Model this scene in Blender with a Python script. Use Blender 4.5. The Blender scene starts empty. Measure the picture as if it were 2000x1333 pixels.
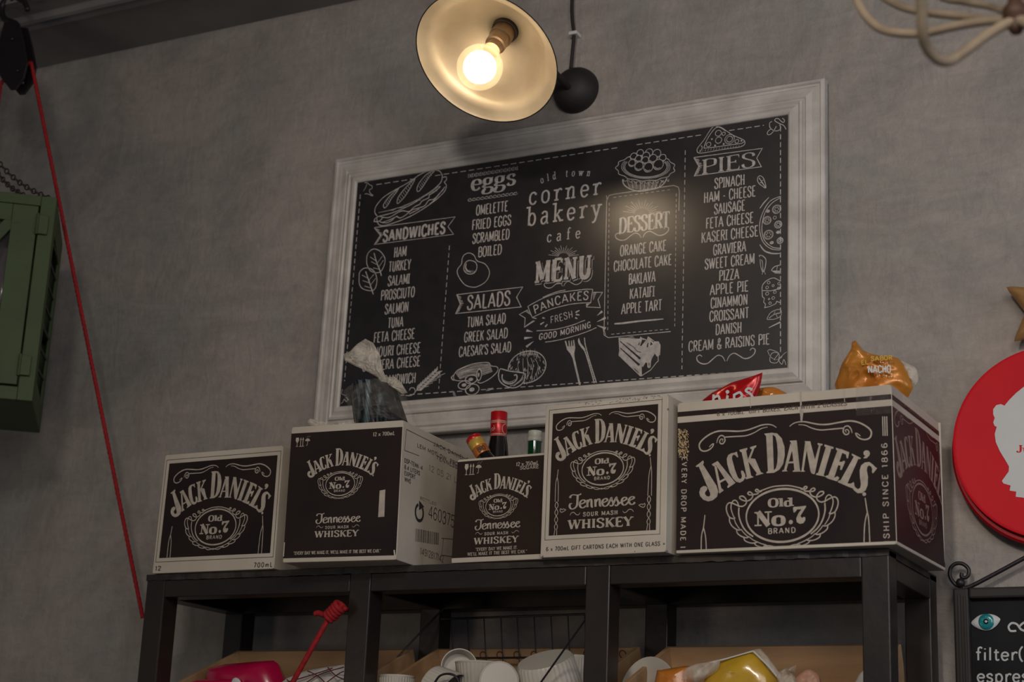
import bpy, bmesh, math, random
from mathutils import Vector, Matrix, noise
from mathutils.geometry import tessellate_polygon
random.seed(7)
S = bpy.context.scene
COL = S.collection
PI = math.pi
# ------------------------------------------------------------------ camera
CAM = Vector((1.73753, -3.12483, -0.46774)); YAW, PITCH, ROLL, FPX = 0.4873, 0.27827, 0.04286, 3313.18
FW = Vector((-math.sin(YAW)*math.cos(PITCH), math.cos(YAW)*math.cos(PITCH), math.sin(PITCH)))
_r = Vector((math.cos(YAW), math.sin(YAW), 0)); _u = _r.cross(FW)
RT = math.cos(ROLL)*_r + math.sin(ROLL)*_u
UP = -math.sin(ROLL)*_r + math.cos(ROLL)*_u
cd = bpy.data.cameras.new('camera'); cam = bpy.data.objects.new('camera', cd); COL.objects.link(cam)
cam.matrix_world = Matrix(((RT.x, UP.x, -FW.x, CAM.x), (RT.y, UP.y, -FW.y, CAM.y), (RT.z, UP.z, -FW.z, CAM.z), (0, 0, 0, 1)))
cd.sensor_width = 36; cd.lens = 36*FPX/2000; cd.clip_start = .05; cd.clip_end = 50
cd.dof.use_dof = True; cd.dof.focus_distance = 3.22; cd.dof.aperture_fstop = 4.5
S.camera = cam
# ------------------------------------------------------------------ light and exposure
S.view_settings.view_transform = 'Standard'; S.view_settings.look = 'None'
S.view_settings.gamma = 1; S.view_settings.use_curve_mapping = False; S.view_settings.exposure = 0.0
W = bpy.data.worlds.new('room_ambience'); S.world = W; W.use_nodes = True
W.node_tree.nodes['Background'].inputs[0].default_value = (.80, .90, 1, 1)
W.node_tree.nodes['Background'].inputs[1].default_value = .10
def area(name, loc, to, size, power, col, sy=None, spread=None):
    l = bpy.data.lights.new(name, 'AREA'); l.size = size; l.energy = power; l.color = col
    if sy: l.shape = 'RECTANGLE'; l.size_y = sy
    if spread: l.spread = math.radians(spread)
    o = bpy.data.objects.new(name, l); COL.objects.link(o); o.location = loc
    o.rotation_euler = (Vector(to)-Vector(loc)).to_track_quat('-Z', 'Y').to_euler(); return o
area('shopfront_daylight', (1.15, -3.5, 1.15), (.95, 0, .3), .30, 9.5, (1, .90, .80), spread=112)
area('added_fill', (2.3, -3.2, .9), (.9, 0, .35), 1.4, 13, (1, .91, .83), spread=120)  # added soft fill with no visible source, weakens the wall lamp's shadow
area('window_daylight', (4.2, -1.5, .3), (.9, 0, .2), 1.3, 17, (.80, .88, 1), 1.6)
area('counter_lamps', (-1.2, -2.6, -.5), (0, 0, .1), .6, 3, (1, .80, .58))

def at(u, v, y=None, z=None, x=None):
    """the point of the room seen at photo pixel (u, v), on the plane y=, z= or x="""
    d = FW + RT*((u-1000)/FPX) - UP*((v-666.5)/FPX)
    if y is not None: t = (y-CAM.y)/d.y
    elif z is not None: t = (z-CAM.z)/d.z
    else: t = (x-CAM.x)/d.x
    return CAM + d*t
# ------------------------------------------------------------------ materials
def mat(name, col, rough=.6, metal=0, col2=None, var=.12, vscale=8, bump=0, bscale=60, coat=0, stretch=(1, 1, 1), spec=.5, trans=0, detail=6, lo=.35, hi=.68, ior=1.5):
    m = bpy.data.materials.new(name); m.use_nodes = True; nt = m.node_tree; N = nt.nodes; L = nt.links
    b = N['Principled BSDF']; b.inputs['Roughness'].default_value = rough; b.inputs['Metallic'].default_value = metal
    b.inputs['Coat Weight'].default_value = coat; b.inputs['Coat Roughness'].default_value = .12
    b.inputs['Specular IOR Level'].default_value = spec; b.inputs['Transmission Weight'].default_value = trans
    tc = N.new('ShaderNodeTexCoord'); mp = N.new('ShaderNodeMapping'); mp.inputs['Scale'].default_value = stretch
    L.new(tc.outputs['Object'], mp.inputs['Vector'])
    n = N.new('ShaderNodeTexNoise'); n.inputs['Scale'].default_value = vscale; n.inputs['Detail'].default_value = detail
    L.new(mp.outputs[0], n.inputs['Vector'])
    r = N.new('ShaderNodeValToRGB'); c2 = col2 or tuple(max(0, c*(1-var*2)) for c in col)
    r.color_ramp.elements[0].position = lo; r.color_ramp.elements[1].position = hi; b.inputs['IOR'].default_value = ior
    r.color_ramp.elements[0].color = (*c2, 1); r.color_ramp.elements[1].color = (*col, 1)
    L.new(n.outputs['Fac'], r.inputs['Fac']); L.new(r.outputs[0], b.inputs['Base Color'])
    if bump:
        n2 = N.new('ShaderNodeTexNoise'); n2.inputs['Scale'].default_value = bscale; n2.inputs['Detail'].default_value = 4
        L.new(mp.outputs[0], n2.inputs['Vector'])
        bp = N.new('ShaderNodeBump'); bp.inputs['Strength'].default_value = bump; bp.inputs['Distance'].default_value = .004
        L.new(n2.outputs['Fac'], bp.inputs['Height']); L.new(bp.outputs[0], b.inputs['Normal'])
    return m
def film(name, col, alpha, rough=.15, crease=.6, scale=30):
    """thin clear plastic: mostly see-through, with glossy creases"""
    m = bpy.data.materials.new(name); m.use_nodes = True; nt = m.node_tree; N = nt.nodes; L = nt.links
    b = N['Principled BSDF']; out = N['Material Output']; b.inputs['Base Color'].default_value = (*col, 1)
    b.inputs['Roughness'].default_value = rough
    tr = N.new('ShaderNodeBsdfTransparent'); mx = N.new('ShaderNodeMixShader')
    tc = N.new('ShaderNodeTexCoord'); n = N.new('ShaderNodeTexNoise'); n.inputs['Scale'].default_value = scale; n.inputs['Distortion'].default_value = 1.5
    L.new(tc.outputs['Object'], n.inputs['Vector'])
    r = N.new('ShaderNodeMapRange'); r.inputs[1].default_value = .3; r.inputs[2].default_value = .75
    r.inputs[3].default_value = alpha*.6; r.inputs[4].default_value = min(1, alpha*1.5)
    L.new(n.outputs['Fac'], r.inputs[0]); L.new(r.outputs[0], mx.inputs[0])
    L.new(tr.outputs[0], mx.inputs[1]); L.new(b.outputs[0], mx.inputs[2]); L.new(mx.outputs[0], out.inputs[0])
    bp = N.new('ShaderNodeBump'); bp.inputs['Strength'].default_value = crease; bp.inputs['Distance'].default_value = .01
    L.new(n.outputs['Fac'], bp.inputs['Height']); L.new(bp.outputs[0], b.inputs['Normal'])
    return m
def plaster():
    m = bpy.data.materials.new('trowelled_plaster'); m.use_nodes = True; nt = m.node_tree; N = nt.nodes; L = nt.links
    b = N['Principled BSDF']; b.inputs['Roughness'].default_value = .62; b.inputs['Specular IOR Level'].default_value = .35
    tc = N.new('ShaderNodeTexCoord')
    def nz(scale, det=5, dist=0, st=None, rough=.55):
        n = N.new('ShaderNodeTexNoise'); n.inputs['Scale'].default_value = scale; n.inputs['Detail'].default_value = det
        n.inputs['Distortion'].default_value = dist; n.inputs['Roughness'].default_value = rough
        if st:
            mp = N.new('ShaderNodeMapping'); mp.inputs['Scale'].default_value = st[0]; mp.inputs['Rotation'].default_value = st[1]
            L.new(tc.outputs['Object'], mp.inputs[0]); L.new(mp.outputs[0], n.inputs['Vector'])
        else: L.new(tc.outputs['Object'], n.inputs['Vector'])
        return n.outputs['Fac']
    def ramp(src, stops):
        r = N.new('ShaderNodeValToRGB'); e = r.color_ramp.elements
        e[0].position, e[0].color = stops[0][0], (*stops[0][1], 1); e[1].position, e[1].color = stops[-1][0], (*stops[-1][1], 1)
        for p, c in stops[1:-1]: k = e.new(p); k.color = (*c, 1)
        L.new(src, r.inputs[0]); return r.outputs[0]
    def mix(fac, a, c, mode='MIX'):
        x = N.new('ShaderNodeMix'); x.data_type = 'RGBA'; x.blend_type = mode
        if isinstance(fac, float): x.inputs[0].default_value = fac
        else: L.new(fac, x.inputs[0])
        L.new(a, x.inputs[6]); L.new(c, x.inputs[7]); return x.outputs[2]
    big = ramp(nz(1.9, 5, .8), [(.3, (.265, .245, .228)), (.5, (.335, .305, .280)), (.72, (.390, .355, .322))])
    tint = ramp(nz(3.1, 4, 1.2), [(.35, (.255, .262, .250)), (.6, (.365, .320, .300))])
    c = mix(.55, big, tint)
    c = mix(.55, c, ramp(nz(3.4, 9, 1.4, None, .68), [(.32, (.34, .33, .33)), (.5, (.5, .5, .5)), (.66, (.60, .59, .58))]), 'OVERLAY'); c = mix(.35, c, ramp(nz(60, 5, 1, None, .7), [(.3, (.40, .40, .40)), (.66, (.56, .56, .56))]), 'OVERLAY')
    str1 = nz(5, 6, 2.6, ((1, 1, 3.6), (0, .35, 0)), .62); str2 = nz(7, 7, 2.2, ((3.2, 1, 1.2), (0, .8, 0)), .62)
    c = mix(.20, c, ramp(str1, [(.36, (.33, .33, .33)), (.6, (.57, .56, .55))]), 'OVERLAY')
    c = mix(.18, c, ramp(str2, [(.36, (.36, .36, .36)), (.6, (.56, .55, .54))]), 'OVERLAY')
    crk = N.new('ShaderNodeTexVoronoi'); crk.feature = 'DISTANCE_TO_EDGE'; crk.inputs['Scale'].default_value = 3.3
    nd = N.new('ShaderNodeTexNoise'); nd.inputs['Scale'].default_value = 5; nd.inputs['Detail'].default_value = 5
    L.new(tc.outputs['Object'], nd.inputs['Vector'])
    va = N.new('ShaderNodeVectorMath'); va.operation = 'MULTIPLY_ADD'; va.inputs[1].default_value = (.5, .5, .5)
    L.new(nd.outputs['Color'], va.inputs[0]); L.new(tc.outputs['Object'], va.inputs[2]); va.inputs[1].default_value = (.9, .9, .9); L.new(va.outputs[0], crk.inputs['Vector'])
    cr = N.new('ShaderNodeMapRange'); cr.inputs[1].default_value = 0; cr.inputs[2].default_value = .006; L.new(crk.outputs['Distance'], cr.inputs[0])
    gate = N.new('ShaderNodeMapRange'); gate.inputs[1].default_value = .5; gate.inputs[2].default_value = .6; L.new(nz(2.3, 3), gate.inputs[0])
    inv = N.new('ShaderNodeMath'); inv.operation = 'SUBTRACT'; inv.inputs[0].default_value = 1; L.new(cr.outputs[0], inv.inputs[1])
    cf = N.new('ShaderNodeMath'); cf.operation = 'MULTIPLY'; L.new(inv.outputs[0], cf.inputs[0]); L.new(gate.outputs[0], cf.inputs[1])
    cf2 = N.new('ShaderNodeMath'); cf2.operation = 'MULTIPLY'; cf2.inputs[1].default_value = .14; L.new(cf.outputs[0], cf2.inputs[0])
    dk = N.new('ShaderNodeRGB'); dk.outputs[0].default_value = (.06, .055, .052, 1)
    c = mix(cf2.outputs[0], c, dk.outputs[0])
    L.new(c, b.inputs['Base Color'])
    ad = N.new('ShaderNodeMath'); ad.operation = 'ADD'; L.new(str1, ad.inputs[0]); L.new(str2, ad.inputs[1])
    ad2 = N.new('ShaderNodeMath'); ad2.operation = 'MULTIPLY_ADD'; ad2.inputs[1].default_value = 1.1
    L.new(nz(46, 6, .4), ad2.inputs[0]); L.new(ad.outputs[0], ad2.inputs[2])
    ad3 = N.new('ShaderNodeMath'); ad3.operation = 'SUBTRACT'; L.new(ad2.outputs[0], ad3.inputs[0]); L.new(cf2.outputs[0], ad3.inputs[1])
    bp = N.new('ShaderNodeBump'); bp.inputs['Strength'].default_value = .42; bp.inputs['Distance'].default_value = .005
    L.new(ad3.outputs[0], bp.inputs['Height']); L.new(bp.outputs[0], b.inputs['Normal'])
    return m
M = {}
M['plaster'] = plaster()
M['ceiling'] = mat('dark_painted_ceiling', (.24, .22, .215), .7, bump=.4, bscale=30, vscale=4)
M['trim'] = mat('dark_painted_trim', (.22, .205, .20), .55, vscale=5)
M['frame'] = mat('whitewashed_wood', (.60, .57, .54), .5, col2=(.44, .41, .38), vscale=14, stretch=(1, 1, 1), bump=.3, bscale=70)
M['board'] = mat('matt_black_print', (.014, .009, .011), .33, vscale=30, var=.3, bump=.03, bscale=260, spec=1.0, ior=1.7)
M['chalk'] = mat('printed_chalk', (.56, .52, .50), .33, vscale=90, var=.16, detail=3, spec=1.0, ior=1.7)
M['chalkdim'] = mat('printed_chalk_faint', (.27, .25, .245), .6, vscale=90, var=.2, detail=3)
M['card'] = mat('white_cardboard', (.60, .54, .46), .75, col2=(.47, .415, .345), vscale=5, bump=.15, bscale=40, detail=8)
M['cardside'] = mat('white_cardboard_edge', (.52, .46, .39), .78, vscale=7, bump=.15, bscale=40)
M['kraft'] = mat('brown_kraft', (.34, .22, .13), .8, vscale=10)
M['black_print'] = mat('black_carton_print', (.018, .013, .014), .62, col2=(.026, .017, .015), vscale=6, bump=.08, bscale=120, spec=.14)
M['brown_print'] = mat('faded_black_carton_print', (.034, .022, .016), .65, col2=(.024, .015, .012), vscale=6, bump=.08, bscale=120, spec=.14)
M['cream_ink'] = mat('cream_print', (.50, .435, .365), .7, vscale=70, var=.12, detail=3)
M['dark_ink'] = mat('dark_print', (.03, .028, .03), .6, vscale=40)
M['dark_ink_faint'] = mat('dark_print_faint', (.16, .145, .13), .6, vscale=80)
M['tape'] = film('clear_packing_tape', (.35, .32, .3), .09, .08, .5, 60)
M['steel'] = mat('black_painted_steel', (.012, .0095, .010), .36, col2=(.026, .017, .013), vscale=5, bump=.25, bscale=18, spec=.42)
M['worn'] = mat('worn_black_board', (.055, .037, .024), .5, col2=(.013, .011, .012), lo=.42, hi=.7, vscale=22, stretch=(.3, 1, 1), bump=.5, bscale=30)
M['wood'] = mat('birch_crate_wood', (.50, .31, .165), .6, col2=(.34, .20, .10), vscale=9, stretch=(.25, 2, 2), bump=.2, bscale=40)
M['rope'] = mat('red_rope', (.36, .005, .010), .8, vscale=60, bump=.8, bscale=120)
M['iron'] = mat('wrought_iron', (.016, .012, .015), .45, vscale=12, bump=.2, bscale=50)
M['ironbrown'] = mat('rusty_chain', (.045, .022, .018), .6, vscale=30)
M['green'] = mat('green_painted_metal', (.046, .080, .022), .6, col2=(.034, .060, .017), vscale=7, bump=.2, bscale=90)
M['darkgap'] = mat('dark_recess', (.01, .01, .01), .8)
M['brass'] = mat('aged_gold_lining', (.46, .40, .31), .42, .40, col2=(.26, .22, .165), vscale=6, bump=.08, bscale=16)
M['lampblack'] = mat('black_enamel', (.018, .014, .014), .62, vscale=8)
M['socket'] = mat('bronze_socket', (.22, .15, .09), .4, .6, vscale=20)
M['white'] = mat('white_ceramic', (.58, .545, .48), .35, vscale=8, var=.05, spec=.5)
M['whitepl'] = mat('white_plastic', (.7, .69, .67), .45, var=.05)
M['red'] = mat('red_enamel', (.42, .003, .010), .45, vscale=5, var=.06, spec=.3)
M['redsign'] = mat('red_sign_face', (.64, .003, .014), .55, spec=.2, vscale=5, var=.05)
M['signwhite'] = mat('white_sign_print', (.60, .62, .63), .5, var=.03)
M['pink'] = mat('crimson_plastic', (.45, .006, .06), .22, vscale=4, var=.05, coat=.5)
M['capred'] = mat('red_foil_cap', (.50, .006, .012), .3, .2, vscale=12, bump=.1)
M['capcream'] = mat('cream_foil_print', (.55, .42, .33), .5)
M['yellow'] = mat('yellow_label_foil', (.62, .38, .07), .35, .2, vscale=30, bump=.2)
M['orangefoil'] = mat('orange_label_foil', (.55, .16, .03), .35, .2, vscale=20)
M['greencap'] = mat('white_green_cap', (.52, .54, .46), .4, vscale=30, var=.15)
M['chipred'] = mat('red_crisp_packet', (.55, .006, .010), .25, .25, vscale=10, bump=.5, bscale=22, coat=.4)
M['nacho'] = mat('orange_crisp_packet', (.52, .16, .014), .34, .2, col2=(.50, .23, .035), vscale=6, bump=.8, bscale=24, coat=.2)
M['ochre'] = mat('yellow_packet_print', (.60, .36, .03), .4)
M['bread'] = mat('yellow_bread_packet', (.62, .39, .035), .25, vscale=14, col2=(.48, .27, .02), bump=.6, bscale=20, coat=.4)
M['oran'] = mat('orange_roll_packet', (.55, .19, .03), .25, vscale=14, bump=.6, bscale=20, coat=.4)
M['film'] = film('clear_wrapping_film', (.55, .50, .44), .10, .25, .6, 24)
M['filmd'] = film('smoky_bag_film', (.70, .64, .55), .42, .3, .4, 30)
M['bluefoil'] = mat('blue_black_foil', (.012, .016, .020), .22, .3, col2=(.17, .23, .26), lo=.30, hi=.47, vscale=9, stretch=(6, 6, .3), bump=.3, bscale=8)
M['chalkboard'] = mat('slate_board', (.014, .015, .018), .6, vscale=9, var=.3, spec=.15)
M['chalkpen'] = mat('white_chalk_pen', (.55, .56, .57), .6, vscale=100, var=.05)
M['teal'] = mat('teal_glaze', (.01, .27, .28), .15, vscale=60, col2=(.01, .16, .20), coat=.5)
M['star'] = mat('baked_dough', (.40, .23, .085), .6, col2=(.25, .12, .04), vscale=14, bump=.4)
M['stardark'] = mat('dark_glazed_filling', (.05, .028, .02), .4, vscale=30, bump=.5)
M['chand'] = mat('ivory_painted_wire', (.34, .27, .19), .5, col2=(.17, .13, .09), vscale=14, bump=.2)
M['rust'] = mat('rusty_hub', (.06, .025, .012), .6, vscale=20)
M['paperbag'] = mat('white_paper_bag', (.66, .62, .58), .6, vscale=8, bump=.4, bscale=15)
M['maroon'] = mat('maroon_print', (.10, .006, .012), .6)
def glassm(name, col, rough=.03):
    m = bpy.data.materials.new(name); m.use_nodes = True; b = m.node_tree.nodes['Principled BSDF']
    b.inputs['Base Color'].default_value = (*col, 1); b.inputs['Transmission Weight'].default_value = 1; b.inputs['Roughness'].default_value = rough
    n = m.node_tree.nodes.new('ShaderNodeTexNoise'); n.inputs['Scale'].default_value = 12
    r = m.node_tree.nodes.new('ShaderNodeMapRange'); r.inputs[3].default_value = rough; r.inputs[4].default_value = rough+.05
    m.node_tree.links.new(n.outputs['Fac'], r.inputs[0]); m.node_tree.links.new(r.outputs[0], b.inputs['Roughness'])
    return m
M['glassdark'] = mat('dark_bottle_glass', (.006, .004, .005), .06, spec=.7, coat=.6)
M['glassgreen'] = mat('green_bottle_glass', (.003, .05, .015), .08, spec=.7, coat=.6)
M['pane'] = film('cabinet_pane_glass', (.16, .15, .16), .18, .05, .05, 6)
def emis(name, col, s):
    m = bpy.data.materials.new(name); m.use_nodes = True; b = m.node_tree.nodes['Principled BSDF']
    b.inputs['Base Color'].default_value = (*col, 1)
    b.inputs['Emission Color'].default_value = (*col, 1); b.inputs['Emission Strength'].default_value = s; return m
M['glow'] = emis('glowing_diffuser', (1, .77, .50), 27)
def bulbm():
    m = bpy.data.materials.new('frosted_bulb_glass'); m.use_nodes = True; N = m.node_tree.nodes; L = m.node_tree.links
    out = N['Material Output']; b = N['Principled BSDF']; b.inputs['Base Color'].default_value = (.45, .36, .22, 1); b.inputs['Roughness'].default_value = .12
    tr = N.new('ShaderNodeBsdfTransparent'); tl = N.new('ShaderNodeBsdfTranslucent'); tl.inputs[0].default_value = (1, .9, .72, 1)
    m1 = N.new('ShaderNodeMixShader'); m1.inputs[0].default_value = .025; m2 = N.new('ShaderNodeMixShader'); m2.inputs[0].default_value = .05
    L.new(tr.outputs[0], m1.inputs[1]); L.new(tl.outputs[0], m1.inputs[2]); L.new(m1.outputs[0], m2.inputs[1]); L.new(b.outputs[0], m2.inputs[2]); L.new(m2.outputs[0], out.inputs[0])
    return m
M['bulb'] = bulbm()
# ------------------------------------------------------------------ helpers
def mtx(o):
    return Matrix.LocRotScale(o.location, o.rotation_euler, o.scale)
def rootm(o):
    m = mtx(o)
    while o.parent: o = o.parent; m = mtx(o) @ m
    return m
def thing(name, label, cat, loc=(0, 0, 0), rz=0, group=None, rot=None):
    o = bpy.data.objects.new(name, None); COL.objects.link(o); o.location = loc; o.rotation_euler = rot or (0, 0, rz)
    o.empty_display_size = .05; o['label'] = label; o['category'] = cat
    if group: o['group'] = group
    return o
def tag(o, label, cat, group=None):
    o['label'] = label; o['category'] = cat
    if group: o['group'] = group
    return o
class MB:
    def __init__(s, T=None): s.v = []; s.f = []; s.m = []; s.T = T; s.k = 0
    def add(s, vs, fs):
        n = len(s.v); s.v += [Vector(v) for v in vs]; s.f += [tuple(i+n for i in f) for f in fs]; s.m += [s.k]*len(fs); return s
    def box(s, x0, x1, y0, y1, z0, z1, R=None, c=None):
        vs = [Vector((x, y, z)) for z in (z0, z1) for y in (y0, y1) for x in (x0, x1)]
        if R: vs = [R @ v for v in vs]
        return s.add(vs, [(0, 2, 3, 1), (4, 5, 7, 6), (0, 1, 5, 4), (2, 6, 7, 3), (0, 4, 6, 2), (1, 3, 7, 5)])
    def tube(s, pts, r, n=8, closed=False, cap=True):
        pts = [Vector(p) for p in pts]; m = len(pts); rr = r if isinstance(r, (list, tuple)) else [r]*m
        up = None; vs = []
        for i, p in enumerate(pts):
            a = pts[(i-1) % m] if (i or closed) else p; b = pts[(i+1) % m] if (i < m-1 or closed) else p
            t = (b-a).normalized()
            if up is None: up = t.orthogonal().normalized()
            up = (up - t*up.dot(t)); up = up.normalized() if up.length > 1e-6 else t.orthogonal().normalized()
            sd = t.cross(up)
            for k in range(n):
                an = 2*PI*k/n; vs.append(p + (up*math.cos(an)+sd*math.sin(an))*rr[i])
        fs = []
        for i in range(m if closed else m-1):
            for k in range(n):
                j = (i+1) % m; fs.append((i*n+k, i*n+(k+1) % n, j*n+(k+1) % n, j*n+k))
        if cap and not closed: fs += [tuple(range(n))[::-1], tuple(range((m-1)*n, m*n))]
        return s.add(vs, fs)
    def lathe(s, prof, T=None, n=40, cap0=False, cap1=False):
        """prof: (radius, height) along +Z of the frame T"""
        T = T or Matrix(); vs = []
        for r, z in prof:
            for k in range(n):
                a = 2*PI*k/n; vs.append(T @ Vector((r*math.cos(a), r*math.sin(a), z)))
        fs = [(i*n+k, i*n+(k+1) % n, (i+1)*n+(k+1) % n, (i+1)*n+k) for i in range(len(prof)-1) for k in range(n)]
        if cap0: fs.append(tuple(range(n))[::-1])
        if cap1: fs.append(tuple(range((len(prof)-1)*n, len(prof)*n)))
        return s.add(vs, fs)
    def grid(s, fn, nu, nv, closeu=False):
        vs = [fn(i/nu, j/nv) for j in range(nv+1) for i in range(nu if closeu else nu+1)]; w = nu if closeu else nu+1
        return s.add(vs, [(j*w+i, j*w+(i+1) % w, (j+1)*w+(i+1) % w, (j+1)*w+i) for j in range(nv) for i in range(nu)])
    def prism(s, poly, y0, y1, ax='y'):
        """outline in x,z extruded along y"""
        n = len(poly); vs = [Vector((x, y, z)) for y in (y0, y1) for x, z in poly]
        t = tessellate_polygon([[Vector((x, z, 0)) for x, z in poly]])
        fs = [tuple(a) for a in t] + [tuple(i+n for i in a)[::-1] for a in t] + [(i, (i+1) % n, n+(i+1) % n, n+i) for i in range(n)]
        return s.add(vs, fs)
    def build(s, name, mats, parent=None, smooth=False, bevel=0, local=False, solid=0, fix=True):
        me = bpy.data.meshes.new(name); vs = s.v
        if parent and not local:
            inv = rootm(parent).inverted(); vs = [inv @ v for v in vs]
        me.from_pydata([tuple(v) for v in vs], [], s.f)
        if not isinstance(mats, (list, tuple)): mats = [mats]
        for m in mats: me.materials.append(M[m] if isinstance(m, str) else m)
        if len(mats) > 1: me.polygons.foreach_set('material_index', s.m)
        if fix:
            bm = bmesh.new(); bm.from_mesh(me); bmesh.ops.recalc_face_normals(bm, faces=bm.faces); bm.to_mesh(me); bm.free()
        if smooth:
            me.polygons.foreach_set('use_smooth', [True]*len(me.polygons))
            if smooth != 'all': me.set_sharp_from_angle(angle=math.radians(38))
        o = bpy.data.objects.new(name, me); COL.objects.link(o)
        if parent: o.parent = parent
        if bevel:
            b = o.modifiers.new('edge', 'BEVEL'); b.width = bevel; b.segments = 2; b.limit_method = 'ANGLE'
        if solid:
            b = o.modifiers.new('thickness', 'SOLIDIFY'); b.thickness = solid; b.offset = 0
        return o
def cr(pts, n=6, closed=False):
    """Catmull-Rom through the points (2-D or 3-D tuples, extra numbers are interpolated as well)"""
    m = len(pts); out = []
    if m < 3: return [tuple(p) for p in pts]
    g = (lambda i: pts[i % m]) if closed else (lambda i: pts[min(max(i, 0), m-1)])
    for i in range(m if closed else m-1):
        p0, p1, p2, p3 = g(i-1), g(i), g(i+1), g(i+2)
        for k in range(n):
            t = k/n; out.append(tuple(.5*(2*b+(c-a)*t+(2*a-5*b+4*c-d)*t*t+(3*b-a-3*c+d)*t**3) for a, b, c, d in zip(p0, p1, p2, p3)))
    if not closed: out.append(tuple(pts[-1]))
    return out
def struct(o, kind='structure'): o['kind'] = kind; return o
def frameM(o, z, x=None):
    z = Vector(z).normalized(); x = Vector(x) if x else z.orthogonal(); x = (x-z*x.dot(z)).normalized(); y = z.cross(x)
    return Matrix(((x.x, y.x, z.x, o[0]), (x.y, y.y, z.y, o[1]), (x.z, y.z, z.z, o[2]), (0, 0, 0, 1)))
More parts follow.
